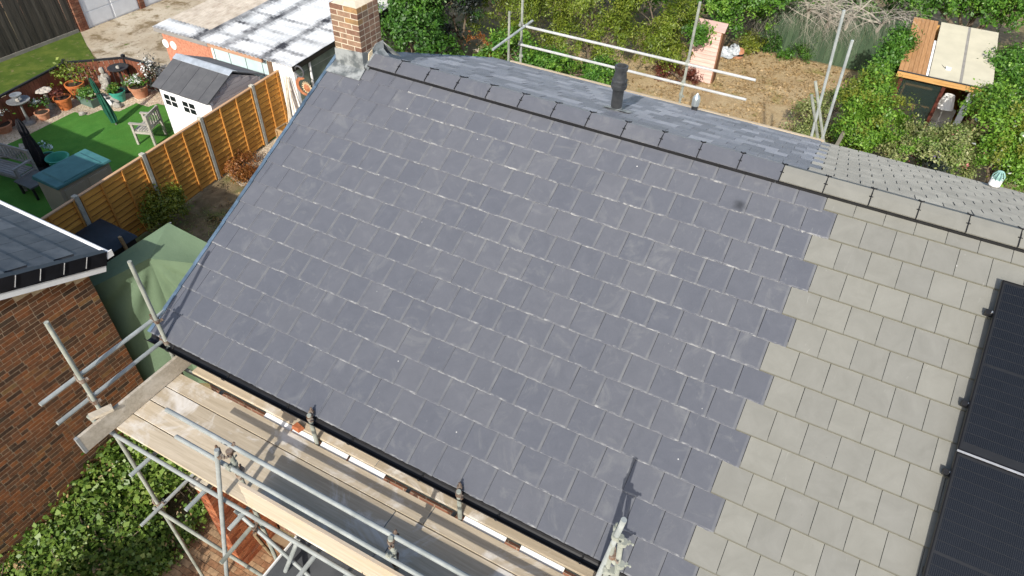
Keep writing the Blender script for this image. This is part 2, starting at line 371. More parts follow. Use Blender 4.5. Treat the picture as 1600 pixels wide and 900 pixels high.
def roof_frame(s, t, front, tilt=0.036, yaw=0.0, dz=0.0, z0=-0.011):
    th = (TH if front else TR)-tilt
    if front: X = Vector((1, 0, 0)); Y = Vector((0, cos(th), sin(th))); P = roofF(s, t, z0+dz)
    else: X = Vector((-1, 0, 0)); Y = Vector((0, -cos(th), sin(th))); P = roofR(s, t, z0+dz)
    Z = X.cross(Y)
    M4 = Matrix(((X.x, Y.x, Z.x, P.x), (X.y, Y.y, Z.y, P.y), (X.z, Y.z, Z.z, P.z), (0, 0, 0, 1)))
    return M4 @ Matrix.Rotation(yaw, 4, 'Z')
def bound(k): return 6.666+(0.148 if k % 2 else 0)-0.0131*(k//2)
XE = 11.7
house = thing('house', 'house under new dark grey slate roof with chimney stack on its gable', 'house', (3.2, 0, 0))
house2 = thing('house', 'adjoining house under old pale grey tiled roof carrying solar panels', 'house', (9.0, 0, 0))
def body(h, x0, x1):
    ye, yr = -3.72, 4.1; ze = H-2.32; zr = H-1.98
    poly = [(x0, ye, ZF), (x0, yr, ZF), (x0, yr, zr), (x0, 0, H-0.2), (x0, ye, ze)]
    MB().extr(poly, (x1-x0, 0, 0)).build('wall', BRICKWALL, h)
    return None
body(house, 0.1, 6.40); body(house2, 6.403, XE-0.1)
def deck(h, x0, x1):
    mb = MB()
    a, b, c = roofF(0, 4.52, -0.035), roofF(0, 0, -0.035)+Vector((0, 0, -0.0)), roofR(0, 4.78, -0.035)
    for p, q in ((a, b), (b, c)):
        for_d = Vector((0, 0, -0.05))
        mb.hexa([Vector((x0, p.y, p.z))+for_d, Vector((x1, p.y, p.z))+for_d, Vector((x1, q.y, q.z))+for_d, Vector((x0, q.y, q.z))+for_d,
                 Vector((x0, p.y, p.z)), Vector((x1, p.y, p.z)), Vector((x1, q.y, q.z)), Vector((x0, q.y, q.z))])
    return mb.build('roof', DECK, h)
roof1 = deck(house, 0.02, 6.5); roof2 = deck(house2, 6.503, XE)
# front tiles of the dark roof: 300 nearest as pieces, the rest joined
full = []
for i in range(8):
    mb = MB(); tile_mb(mb, TW, seed=i+1); full.append(mb.mesh('slate', SLATE))
cuts = {}
def cut_mesh(wd, cache, m, jag, lip):
    key = round(wd, 3)
    if key not in cache:
        mb = MB(); tile_mb(mb, wd, seed=int(wd*1000), jag=jag, lip=lip); cache[key] = mb.mesh('tile', m)
    return cache[key]
items = []
for k in range(14):
    b = bound(k); t = (k+1)*GA + (0.035 if k == 0 else 0.02 if k == 13 else 0.0)
    x = b
    while x > 0.03:
        x0 = max(x-TW, 0.0); items.append((x0, x-x0, t, k)); x -= TW
items.sort(key=lambda a: (roofF(a[0], a[2])-Vector(CAM)).length)
rest = MB()
for n_, (x0, wd, t, k) in enumerate(items):
    M4 = roof_frame(x0, t+R.gauss(0, 0.0012), True, yaw=R.gauss(0, 0.0022), dz=R.uniform(0, 0.0022), tilt=0.036+R.gauss(0, 0.002))
    if n_ < 300:
        me = R.choice(full) if wd > TW-0.004 else cut_mesh(wd, cuts, SLATE, 0.0028, 0)
        place('slate', me, M4, roof1)
    else:
        tile_mb(rest, wd, seed=n_, f=lambda x, y, z: tuple(M4 @ Vector((x, y, z))))
rest.build('slate_rows', SLATE_J, roof1, kind='stuff')
fullL = []
for i in range(4):
    mb = MB(); tile_mb(mb, TW, seed=50+i, jag=0.0006, lip=0, th=0.013); fullL.append(mb.mesh('tile', TILE))
cutsL = {}
for k in range(14):
    x = bound(k); t = (k+1)*GA + (0.02 if k == 13 else 0.0)
    while x < XE-0.05:
        wd = min(TW, XE-x)
        me = R.choice(fullL) if wd > TW-0.004 else cut_mesh(wd, cutsL, TILE, 0.0006, 0)
        place('tile', me, roof_frame(x, t+R.gauss(0, 0.001), True, yaw=R.gauss(0, 0.0012), dz=R.uniform(0, 0.001)), roof2); x += TW
# rear slope
def rear(x0f, x1f, par, m, name, jag):
    mb = MB()
    for k in range(15):
        t = (k+1)*0.323
        a, b = x0f(k), x1f(k); x = b
        n_ = 0
        while x > a+0.03:
            wd = min(TW, x-a); M4 = roof_frame(x, t+R.gauss(0, 0.0015), False, dz=R.uniform(0, 0.006), tilt=0.045+R.gauss(0, 0.007))
            tile_mb(mb, wd, seed=n_+k*31, jag=jag, lip=0, gap=0.013 if jag < 0.001 else 0.006, th=0.016, f=lambda p, q, z: tuple(M4 @ Vector((p, q, z)))); x -= TW; n_ += 1
    mb.build(name, m, par, kind='stuff')
rb = lambda k: 6.36+(0.148 if k % 2 else 0)
rear(lambda k: 0.0, rb, roof1, SLATE_I, 'rear_slate_rows', 0.0028)
TILE_I = mat('grey_tile_rear_lit', (0.225, 0.22, 0.192), 0.85, 0.15, 5, (0.285, 0.278, 0.243), 0.7, 50, rnd=0.1, island=True)  # lighter copy of the grey tile, brightness of the back slope painted in
rear(rb, lambda k: XE-(0.148 if k % 2 else 0), roof2, TILE_I, 'rear_tile_rows', 0.0006)
# ridge tiles with their black unions and vent roll
def ridge_mesh(Lx, m, nm):
    leg = 0.165; th = 0.018; up = 0.052
    def prof(d):
        f = -uF*leg; r = -uR*leg; top = Vector((0, 0, up+d))
        return [f+nF*(up*0.82+d), -uF*0.05+nF*(up*0.95+d), Vector((0, 0, up+0.004+d)), -uR*0.05+nR*(up*0.95+d), r+nR*(up*0.82+d)]
    o, i = prof(th), prof(0.0); mb = MB(); n = 5
    vs = []
    for x in (0, Lx): vs += [p+Vector((x, 0, 0)) for p in o]+[p+Vector((x, 0, 0)) for p in i]
    fs = []
    for k in range(n-1):
        fs += [(k, k+10, k+11, k+1), (k+5, k+6, k+16, k+15), (k, k+1, k+6, k+5), (k+10, k+15, k+16, k+11)]
    fs += [(0, 5, 15, 10), (4, 14, 19, 9)]
    mb.add(vs, fs); me = mb.mesh(nm, m); return me
RT_D = ridge_mesh(0.452, slate_mat('ridge_slate', edge=False), 'ridge_tile'); RT_L = ridge_mesh(0.452, tile_mat('ridge_grey', False), 'ridge_tile')
def union_mb():
    mb = MB()
    for a, b in ((-uF*0.168+nF*0.064, -uF*0.03+nF*0.071), (-uF*0.03+nF*0.071, -uR*0.03+nR*0.071), (-uR*0.03+nR*0.071, -uR*0.168+nR*0.064)):
        mb.bar(a, b, 0.011, 0.010, (0, 0, 1))
    for sx in (-1, 1):
        mb.bar(Vector((0, 0, 0.078)), Vector((sx*0.030, 0.020, 0.080)), 0.010, 0.010)
    mb.bar(Vector((-0.02, -0.085, 0.030)), Vector((0.02, -0.085, 0.030)), 0.012, 0.010)
    mb.lathe([(0.010, 0), (0.010, 0.010), (0.004, 0.014)], (0, 0.004, 0.074), 8)
    return mb
UN = union_mb().mesh('ridge_union', BLACKP)
x = 0.59
rx = 0.59
while rx < XE-0.2:
    par = roof1 if rx < 6.1 else roof2
    ln = 1.0
    place('ridge_tile', RT_D if rx < 6.1 else RT_L, Matrix.Translation(RIDGE+Vector((rx, 0, R.uniform(0, 0.004)))) @ Matrix.Rotation(R.gauss(0, 0.003), 4, 'X'), par)
    place('ridge_union', UN, Matrix.Translation(RIDGE+Vector((rx+0.458, 0, 0.003))), par)
    rx += 0.4625
MB().bar(roofF(0.54, 0.160, 0.020), roofF(6.1, 0.160, 0.020), 0.024, 0.050, nF).build('vent_roll', BLACKP, roof1)
MB().bar(roofF(6.11, 0.160, 0.014), roofF(XE, 0.160, 0.022), 0.024, 0.046, nF).build('vent_roll', BLACKP, roof2)
# verge caps on the gable edge
VERGE = mat('verge_trim', (0.045, 0.075, 0.115), 0.45, 0.3, 6, (0.10, 0.15, 0.21), 0.1, rnd=0.2)
for k in range(14):
    t1 = (k+1)*GA+0.02; t0 = k*GA+0.0
    mb = MB(); e = 0.012
    mb.extr([roofF(-0.045, t1, 0.012), roofF(0.004, t1, 0.012), roofF(0.004, t1, 0.004), roofF(-0.032, t1, 0.004), roofF(-0.032, t1, -0.13), roofF(-0.045, t1, -0.13)], uF*(t1-t0)-nF*0.008)
    mb.build('verge_cap', VERGE, roof1)
mb = MB()
for k in range(14):
    t1 = (k+1)*0.34; t0 = k*0.34
    mb.extr([roofR(-0.045, t1, 0.012), roofR(-0.045, t1, -0.13), roofR(-0.032, t1, -0.13), roofR(-0.032, t1, 0.004), roofR(0.004, t1, 0.004), roofR(0.004, t1, 0.012)], uR*(t1-t0)-nR*0.008)
mb.build('rear_verge_trim', VERGE, roof1)
# gutters and fascias
def gutter(h, x0, x1):
    e = roofF(0, 4.57, 0); cy, cz, r = e.y-0.028, e.z-0.045, 0.056; prof = []
    for k in range(9):
        a = pi+pi*k/8; prof.append((cy+r*cos(a), cz+r*sin(a)))
    for k in range(8, -1, -1):
        a = pi+pi*k/8; prof.append((cy+(r-0.004)*cos(a), cz+(r-0.004)*sin(a)))
    mb = MB(); n = len(prof); vs = [(x0, a, b) for a, b in prof]+[(x1, a, b) for a, b in prof]
    fs = [(i, i+n, (i+1) % n+n, (i+1) % n) for i in range(n)]+[tuple(range(n)), tuple(range(2*n-1, n-1, -1))]
    mb.add(vs, fs); g = mb.build('gutter', BLACKP, h)
    xx = x0+0.4
    while xx < x1:
        mb = MB(); mb.tube([(xx-0.02, cy-r-0.004, cz+0.004), (xx-0.02, cy-r*0.72, cz-r*0.74), (xx-0.02, cy, cz-r-0.006), (xx-0.02, cy+r, cz)], 0.010, 6)
        mb.build('gutter_bracket', BLACKP, g); xx += 0.9
    MB().box(x0+0.02, x1, cy+r+0.003, cy+r+0.02, cz-0.16, cz+0.04).build('fascia', BLACKP, h)
    MB().box(x0+0.02, x1, cy+r+0.023, -3.725, cz-0.16, cz-0.15).build('soffit', WHITE, h)
gutter(house, -0.03, 6.40); gutter(house2, 6.403, XE)
WB = wood_mat('pale_board', (0.42, 0.34, 0.23), (0.56, 0.47, 0.34), (2, 30, 30))
er = roofR(0, 4.86, 0)
MB().box(0.3, 6.4, er.y+0.02, er.y+0.065, er.z-0.19, er.z+0.012).build('rear_board', WB, house)
MB().box(6.43, XE, er.y+0.03, er.y+0.06, er.z-0.19, er.z-0.05).build('rear_board', BLACKP, house2)
# chimney
CHB = [(0, (0.16, 0.085, 0.06)), (0.3, (0.215, 0.128, 0.09)), (0.6, (0.27, 0.175, 0.12)), (0.85, (0.20, 0.145, 0.105)), (1, (0.34, 0.20, 0.08))]
CBR = brick_mat('chimney_brick', CHB, dirt=0.3)
CEMENT = mat('cement', (0.42, 0.37, 0.28), 0.9, 0.2, 9, (0.55, 0.50, 0.40), 0.4, 50)
LEAD = mat('lead_sheet', (0.12, 0.135, 0.14), 0.5, 0.3, 7, (0.33, 0.35, 0.35), 0.3, 20, rnd=0.1, metal=0.2, sharp=0.4)
ch = tag(bpy.data.objects.new('chimney', None), None); COL.objects.link(ch); ch.parent = house
cx0, cx1, cy0, cy1 = 0.085, 0.535, -0.20, 0.25; cz0, cz1 = H-0.16, H+0.735
ch.matrix_basis = Matrix.Translation(Vector((0.31, 0.02, H))-org(house))
core = MB().box(cx0+0.003, cx1-0.003, cy0+0.003, cy1-0.003, H-0.3, cz1-0.012).build('mortar', CEMENT, ch)
def brick(name, x0, x1, y0, y1, z0, z1, m, par, cache={}):
    key = (round(x1-x0, 3), round(y1-y0, 3), round(z1-z0, 3), m.name)
    if key not in cache:
        cache[key] = MB().box(-key[0]/2, key[0]/2, -key[1]/2, key[1]/2, -key[2]/2, key[2]/2).mesh(name, m)
    return place(name, cache[key], Matrix.Translation(((x0+x1)/2, (y0+y1)/2, (z0+z1)/2)), par)
nc = 12; hc = (cz1-cz0)/nc; d = 0.1
for k in range(nc):
    z0 = cz0+k*hc+0.0065; z1 = cz0+(k+1)*hc-0.0065; j = 0.014
    splits = [(cx0, (cx0+cx1)/2), ((cx0+cx1)/2, cx1)] if k % 2 else [(cx0, cx0+0.115), (cx0+0.115, cx1-0.115), (cx1-0.115, cx1)]
    for a, b in splits:
        for y0, y1, out in ((cy0, cy0+d, 1), (cy1-d, cy1, 1)):
            brick('brick', a+(j/2 if a > cx0 else 0), b-(j/2 if b < cx1 else 0), y0, y1, z0, z1, CBR, ch)
    sp = [(cy0+d+j, 0.02), (0.02+j, cy1-d-j)] if k % 2 else [(cy0+d+j, cy0+0.22), (cy0+0.22+j, cy1-d-j)]
    for a, b in sp:
        for x0, x1 in ((cx0, cx0+d), (cx1-d, cx1)):
            brick('brick', x0, x1, a, b, z0, z1, CBR, ch)
mb = MB(); mx, my = 0.31, 0.025
mb.hexa([(cx0+0.01, cy0+0.01, cz1-0.01), (cx1-0.01, cy0+0.01, cz1-0.01), (cx1-0.01, cy1-0.01, cz1-0.01), (cx0+0.01, cy1-0.01, cz1-0.01), (cx0+0.1, cy0+0.1, cz1+0.045), (cx1-0.1, cy0+0.1, cz1+0.045), (cx1-0.1, cy1-0.1, cz1+0.045), (cx0+0.1, cy1-0.1, cz1+0.045)])
mb.build('flaunching', CEMENT, ch)
TERRA = mat('terracotta', (0.40, 0.13, 0.06), 0.85, 0.15, 9, (0.52, 0.20, 0.10), 0.25, 40)
MB().lathe([(0.11, 0), (0.11, 0.05), (0.12, 0.055), (0.12, 0.075), (0.09, 0.075), (0.085, 0.0)], (mx+0.0, my, cz1+0.03), 18).build('chimney_pot', TERRA, ch, True)
mb = MB()
mb.hexa([(cx0-0.02, cy0-0.014, H-0.11), (cx1+0.012, cy0-0.014, H-0.11), (cx1+0.012, cy0-0.001, H-0.10), (cx0-0.02, cy0-0.001, H-0.10), (cx0-0.01, cy0-0.010, H+0.125), (cx1+0.010, cy0-0.010, H+0.155), (cx1+0.010, cy0-0.001, H+0.155), (cx0-0.01, cy0-0.001, H+0.125)])
q = [roofF(cx0-0.10, 0.40, 0.006), roofF(cx1+0.03, 0.40, 0.006), roofF(cx1+0.02, 0.20, 0.016), roofF(cx0-0.05, 0.20, 0.016)]
mb.add(q+[p+nF*0.006 for p in q], [(0, 3, 2, 1), (4, 5, 6, 7), (0, 1, 5, 4), (1, 2, 6, 5), (2, 3, 7, 6), (3, 0, 4, 7)])
mb.build('lead_apron', LEAD, ch)
mb = MB()
mb.extr([(cx1+0.001, cy0, H-0.12), (cx1+0.001, cy1+0.02, H-0.12), (cx1+0.001, cy1+0.02, H+0.16), (cx1+0.001, 0.10, H+0.17), (cx1+0.001, 0.02, H+0.12), (cx1+0.001, -0.09, H+0.12), (cx1+0.001, cy0, H+0.155)], (0.01, 0, 0))
mb.add([(cx1+0.012, cy0, H-0.04), (cx1+0.012, 0.0, H+0.075), (cx1+0.012, cy1, H+0.06), (cx1+0.07, cy0, H-0.08), (cx1+0.075, 0.0, H+0.066), (cx1+0.10, cy1, H-0.035)], [(0, 3, 4, 1), (1, 4, 5, 2)])
mb.add([(cx1-0.4, cy1+0.001, H+0.15), (cx1+0.03, cy1+0.001, H+0.15), (cx1+0.16, cy1+0.2, H-0.11), (cx1-0.4, cy1+0.2, H-0.11)], [(0, 1, 2, 3)])
mb.build('lead_flashing', LEAD, ch)
MORT = mat('cream_mortar', (0.55, 0.46, 0.32), 0.9, 0.2, 12, bmp=0.5)
mb = MB(); mb.extr([(cx1+0.012, -0.11, H+0.0), (cx1+0.012, -0.01, H+0.06), (cx1+0.012, 0.0, H+0.13), (cx1+0.012, -0.08, H+0.10)], (0.012, 0, 0)); mb.build('mortar_fillet', MORT, ch)
# soil pipe, vents
GREYPIPE = mat('grey_pipe', (0.022, 0.024, 0.027), 0.45, 0.2, 8, (0.05, 0.053, 0.056), 0.1)
s, t = pxR(962, 172); P = roofR(s, t)
vp = thing('roof_vent_pipe', 'tall dark grey ribbed flue pipe standing on rear roof slope', 'flue pipe', P)
MB().lathe([(0.078, -0.08), (0.078, 0.33), (0.092, 0.34)], P, 18).build('shaft', GREYPIPE, vp, True)
MB().lathe([(0.10, 0.33), (0.112, 0.36), (0.112, 0.395), (0.10, 0.40), (0.10, 0.43), (0.107, 0.44), (0.107, 0.46), (0.092, 0.475), (0.088, 0.53), (0.08, 0.56), (0.08, 0.60), (0.092, 0.605), (0.092, 0.655), (0.07, 0.66), (0.065, 0.60)], P, 20).build('terminal', GREYPIPE, vp, True)
mb = MB(); q = [roofR(s-0.17, t+0.15, 0.02), roofR(s+0.22, t+0.15, 0.02), roofR(s+0.22, t-0.14, 0.022), roofR(s-0.17, t-0.14, 0.022)]
mb.add(q, [(0, 1, 2, 3)]); mb.lathe([(0.10, -0.03), (0.088, 0.05), (0.08, 0.055)], P, 18); mb.build('lead_slate', LEAD, vp)
s, t = pxR(1086, 172); P = roofR(s, min(t, 4.6))
v2 = thing('roof_vent', 'small galvanised vent cowl beside the rear gutter board', 'vent', P)
MB().lathe([(0.055, -0.1), (0.055, 0.12), (0.06, 0.12)], P, 14).build('stub', GREYPIPE, v2, True)
MB().lathe([(0.07, 0.10), (0.075, 0.2), (0.06, 0.26), (0.02, 0.31), (0.01, 0.33)], P, 14).build('cowl', mat('bright_zinc', (0.55, 0.6, 0.6), 0.3, 0.1, metal=0.7), v2, True)
s, t = pxR(1535, 280); P = roofR(s, 4.55)
v3 = thing('roof_vent', 'white vent with green wire cowl at the back edge of the grey tiles', 'vent', P)
MB().lathe([(0.075, -0.15), (0.075, 0.06)], P, 16).build('stub', mat('grey_collar', (0.16, 0.16, 0.15), 0.6), v3, True)
MB().lathe([(0.083, 0.05), (0.083, 0.15)], P, 16).build('sleeve', WHITE, v3, True)
GW = mat('green_cowl', (0.25, 0.42, 0.38), 0.4, 0.2)
mb = MB()
for k in range(10):
    a = 2*pi*k/10; mb.tube([P+Vector((0.08*cos(a), 0.08*sin(a), 0.15)), P+Vector((0.085*cos(a), 0.085*sin(a), 0.21)), P+Vector((0.045*cos(a), 0.045*sin(a), 0.27)), P+Vector((0, 0, 0.29))], 0.006, 5)
mb.lathe([(0.055, 0.10), (0.06, 0.2), (0.02, 0.26)], P, 12)
mb.build('cage', GW, v3)
# solar panels
PAN = mat('solar_cell', (0.008, 0.0095, 0.013), 0.22, 0.1, 3, bmp=0, rnd=0.25, spec=0.5)
def cell_mat():
    m, t, b = base('solar_cell_lined'); tc = node(t, 'ShaderNodeTexCoord')
    wv = node(t, 'ShaderNodeTexWave'); wv.wave_type = 'BANDS'; wv.bands_direction = 'X'; wv.inputs['Scale'].default_value = 21.0; t.links.new(tc.outputs['Object'], wv.inputs['Vector'])
    c = mixc(t, (0.006, 0.007, 0.009), (0.020, 0.022, 0.025), ramp(t, wv.outputs['Fac'], [(0.7, 0.0), (0.97, 0.9)]))
    c = mixc(t, c, ramp(t, orand(t), [(0, 0.95), (1, 1.05)]), 1.0, 'MULTIPLY')
    t.links.new(c, b.inputs['Base Color']); b.inputs['Roughness'].default_value = 0.2; b.inputs['Specular IOR Level'].default_value = 0.45; return m
CELL = cell_mat(); BACKS = mat('panel_backsheet', (0.016, 0.017, 0.019), 0.35, 0.1, bmp=0); PFR = mat('panel_frame', (0.012, 0.012, 0.013), 0.35, 0.1, bmp=0, metal=0.5)
PHH = 0.115
s0, t0 = pxF(1567, 437, PHH); s1, t1 = pxF(1500, 703, PHH); PW = 1.134; PL = t1-t0
cme = MB().box(-0.0895, 0.0895, -0.0445, 0.0445, 0, 0.0012).mesh('cell', CELL)
def frF(s, t, h):
    P = roofF(s, t, h); return Matrix(((1, uF.x, nF.x, P.x), (0, uF.y, nF.y, P.y), (0, uF.z, nF.z, P.z), (0, 0, 0, 1)))
labs = {(0, 0): 'upper black solar panel below the grey ridge tiles', (0, 1): 'black solar panel below the silver joint strip', (1, 0): 'upper black solar panel next along the grey roof', (1, 1): 'lower black solar panel next along the grey roof'}
for ci in range(2):
    for ri in range(2):
        a = s0+ci*(PW+0.02)+0.0; tb = t0+(ri+1)*PL+ri*0.022; ta = tb-PL
        if tb > 4.4: tb = 4.35+0.0; 
        L_ = tb-ta
        p = thing('solar_panel', labs[(ci, ri)], 'solar panel', roofF(a, tb, PHH), 'solar panels on the grey roof')
        M0 = frF(a, tb, PHH-0.035)
        def bx(name, x0, x1, y0, y1, z0, z1, m, par=None):
            me = MB().box(x0, x1, y0, y1, z0, z1).mesh(name, m); return place(name, me, M0, par)
        bx('backsheet', 0.012, PW-0.012, 0.012, L_-0.012, 0.022, 0.030, BACKS, p)
        for nm, x0, x1, y0, y1 in (('frame', 0, 0.012, 0, L_), ('frame', PW-0.012, PW, 0, L_), ('frame', 0.012, PW-0.012, 0, 0.012), ('frame', 0.012, PW-0.012, L_-0.012, L_)):
            bx(nm, x0, x1, y0, y1, 0, 0.035, PFR, p)
        nr = int((L_-0.05)/0.0955)
        for r_ in range(nr):
            for c_ in range(6):
                place('cell', cme, M0 @ Matrix.Translation((0.03+0.0895+c_*0.1795, L_-0.035-0.0445-r_*0.0955-(0.02 if r_ > nr//2 else 0), 0.0302)), p)
tr_ = thing('panel_mounting', 'black mounting rails with silver end clamps under the solar panels', 'mounting rail', roofF(s0, t0+PL, 0.05))
for u, v in ((1545, 489), (1508, 631), (1479, 738), (1449, 892)):
    ss, tt = pxF(u, v, 0.06)
    MB().bar(roofF(ss-0.02, tt, 0.06), roofF(XE-0.2, tt, 0.06), 0.04, 0.035, nF).build('rail', PFR, tr_)
    MB().bar(roofF(ss-0.03, tt, 0.055), roofF(ss+0.035, tt, 0.055), 0.05, 0.05, nF).build('clamp', BLACKP, tr_)
    MB().bar(roofF(ss+0.012, tt-0.006, 0.085), roofF(ss+0.032, tt-0.006, 0.085), 0.02, 0.012, nF).build('bolt', mat('bright_bolt', (0.7, 0.7, 0.68), 0.25, metal=0.8), tr_)
MB().bar(roofF(s0-0.0, t0+PL+0.011, PHH+0.001), roofF(XE-0.5, t0+PL+0.011, PHH+0.001), 0.018, 0.008, nF).build('joint_strip', mat('aluminium', (0.5, 0.5, 0.5), 0.35, metal=0.6), tr_)
ss, tt = pxF(1458, 868, 0.03)
MB().tube([roofF(ss+0.06, tt-0.12, 0.05), roofF(ss+0.0, tt-0.06, 0.035), roofF(ss-0.02, tt+0.01, 0.03), roofF(ss+0.03, tt+0.05, 0.03), roofF(ss+0.1, tt+0.04, 0.04)], 0.005, 6).build('cable', BLACKP, tr_)

# ================================================================== NEIGHBOUR'S BRICK HOUSE
NX = -2.731; NYC = -3.271; NZE = 3.20
nb = thing('brick_house', 'brown brick house with black tiled roof and white barge board', 'house', (-8, -7.7, ZF))
nsl = 0.392; NYR = -7.4
def nroof(y): return NZE + (NYC-y)*nsl          # wall top under the verge (rear half)
MORTAR = mat('mortar', (0.46, 0.34, 0.21), 0.95, 0.2, 10, (0.60, 0.47, 0.30), 0.3, 60)
wall = MB().extr([(NX-0.003, NYC-0.004, ZF), (NX-0.003, NYC-0.004, nroof(NYC)), (NX-0.003, NYR, nroof(NYR)), (NX-0.003, 2*NYR-NYC, nroof(NYC)), (NX-0.003, 2*NYR-NYC, ZF)], (-12.3, 0, 0)).build('wall', MORTAR, nb)
NBS = [(0, (0.062, 0.040, 0.028)), (0.2, (0.11, 0.060, 0.036)), (0.45, (0.17, 0.080, 0.042)), (0.72, (0.22, 0.090, 0.040)), (0.93, (0.27, 0.105, 0.042)), (1, (0.24, 0.145, 0.06))]
NBR = brick_mat('neighbour_brick', NBS); NBRI = brick_mat('neighbour_brick_far', NBS, True)
cand = []
nrow = 0; z = ZF+0.1
q = random.Random(3)
while z < nroof(-7.6):
    y = NYC; first = nrow % 2
    while y > -8.6:
        ln = 0.102 if first or q.random() < 0.22 else 0.215*q.uniform(0.97, 1.03); first = 0
        y1 = y-ln
        if z+0.062 < min(nroof(y), nroof(2*NYR-y1))-0.002: cand.append((y1, y, z, ln))
        y = y1-0.011
    z += 0.0760; nrow += 1
def inframe(p):
    d = Vector(p)-Vector(CAM); zz = d.dot(Vector(FW)); u = 800+FPX*d.dot(Vector(RT))/zz; v = 450-FPX*d.dot(Vector(UP))/zz
    return zz > 0 and -20 < u < 1620 and -20 < v < 920
vis = [c for c in cand if inframe((NX, (c[0]+c[1])/2, c[2]))]
hid = [c for c in cand if not inframe((NX, (c[0]+c[1])/2, c[2]))]
vis.sort(key=lambda c: (-c[3], (Vector((NX, c[0], c[2]))-Vector(CAM)).length))
mb = MB()
for i, (y1, y0, z0, ln) in enumerate(vis+hid):
    pr = q.choice((0.0, 0.001, 0.002))
    if i < 300: brick('brick', NX-0.05, NX+round(pr, 3), y1, y0, z0, z0+0.0645, NBR, wall)
    else: mb.box(NX-0.05, NX+pr, y1, y0, z0, z0+0.0645)
for r_ in range(50):                       # return of the corner
    z0 = ZF+0.1+r_*0.0760; xx = NX-(0.215 if r_ % 2 else 0.1025)
    for j in range(5):
        mb.box(xx-0.225*j-(0.0 if j == 0 else -0.0)-0.215, xx-0.225*j-0.01, NYC-0.05, NYC+0.002, z0, z0+0.062)
mb.build('brick_rows', NBRI, wall, kind='stuff')
# roof of the neighbour: rear slope
NRE = Vector((0, -3.009, 3.497)); npit = math.atan(nsl)
uN = Vector((0, -cos(npit), sin(npit))); nN = Vector((0, sin(npit), cos(npit)))
def roofN(x, t, h=0): return Vector((x, NRE.y, NRE.z)) + uN*t + nN*h
NXV = -2.538; nl = (NRE.y-NYR)/cos(npit)
mb = MB()
for a, b in ((0.01, nl),):
    mb.hexa([roofN(-14, a, -0.09), roofN(NXV-0.01, a, -0.09), roofN(NXV-0.01, b, -0.09), roofN(-14, b, -0.09), roofN(-14, a, -0.02), roofN(NXV-0.01, a, -0.02), roofN(NXV-0.01, b, -0.02), roofN(-14, b, -0.02)])
fy = 2*NYR
mb.hexa([(p.x, fy-p.y, p.z) for p in (roofN(-14, 0.01, -0.09), roofN(NXV-0.01, 0.01, -0.09), roofN(NXV-0.01, nl, -0.09), roofN(-14, nl, -0.09), roofN(-14, 0.01, -0.02), roofN(NXV-0.01, 0.01, -0.02), roofN(NXV-0.01, nl, -0.02), roofN(-14, nl, -0.02))])
NT = mat('black_tile', (0.028, 0.031, 0.037), 0.4, 0.25, 5, (0.058, 0.063, 0.070), 0.1, 40, rnd=0.35, spec=0.5)
nroof_o = mb.build('roof', NT, nb)
ntile = MB().hexa([(-0.325, 0, 0), (0, 0, 0), (0, 0.42, -0.0), (-0.325, 0.42, 0), (-0.325, 0, 0.022), (-0.003, 0, 0.022), (-0.003, 0.42, 0.022), (-0.325, 0.42, 0.022)]).mesh('tile', NT)
for k in range(11):
    for j in range(13):
        P = roofN(NXV-0.02-j*0.328-(0.164 if k % 2 else 0), k*0.33, -0.012); Y = (uN*cos(0.06)-nN*sin(0.06)); X = Vector((1, 0, 0)); Z = X.cross(Y)*1.0
        X = Vector((-1, 0, 0)); Z = X.cross(Y)
        P2 = P
        M4 = Matrix(((X.x, Y.x, Z.x, P2.x), (X.y, Y.y, Z.y, P2.y), (X.z, Y.z, Z.z, P2.z), (0, 0, 0, 1))) @ Matrix.Translation((0.325, 0, 0))
        place('tile', ntile, M4, nroof_o)
VCLIP = mat('grey_clip', (0.35, 0.35, 0.35), 0.5)
VCB = mat('black_verge_cap', (0.012, 0.013, 0.016), 0.35, 0.2, bmp=0.05)
for k in range(12):
    a, b = k*0.33-0.02, (k+1)*0.33+0.03
    mb = MB(); tw = 0.028 if k % 2 else 0.02
    mb.hexa([roofN(NXV-0.06, a, -0.02), roofN(NXV+0.045, a, -0.19), roofN(NXV+0.045, b, -0.19), roofN(NXV-0.06, b, -0.02), roofN(NXV-0.06, a, 0.035), roofN(NXV+0.05, a, 0.035), roofN(NXV+0.045, b, 0.022), roofN(NXV-0.06, b, 0.022)])
    mb.build('verge_cap', VCB, nroof_o)
    mb = MB(); mb.bar(roofN(NXV+0.052, b-0.07, 0.025), roofN(NXV+0.052, b-0.05, -0.15), 0.008, 0.008); mb.build('verge_clip', VCLIP, nroof_o)
MB().hexa([roofN(NX+0.01, -0.02, -0.30), roofN(NXV+0.02, -0.02, -0.30), roofN(NXV+0.02, nl, -0.30), roofN(NX+0.01, nl, -0.30), roofN(NX+0.01, -0.02, -0.10), roofN(NXV+0.02, -0.02, -0.10), roofN(NXV+0.02, nl, -0.10), roofN(NX+0.01, nl, -0.10)]).build('barge_board', WHITE, nb)
ge = roofN(0, 0, 0)
mb = MB(); mb.tube([(NXV+0.03, ge.y+0.05, ge.z-0.04), (-14, ge.y+0.05, ge.z-0.04)], 0.05, 12); mb.build('gutter', WHITE, nb, True)
mb = MB(); mb.box(NXV+0.03, NXV+0.045, ge.y-0.005, ge.y+0.11, ge.z-0.10, ge.z+0.012); mb.build('gutter_end', WHITE, nb)
MB().box(-14, NXV-0.02, NYC, ge.y, ge.z-0.19, ge.z-0.17).build('soffit', WHITE, nb)
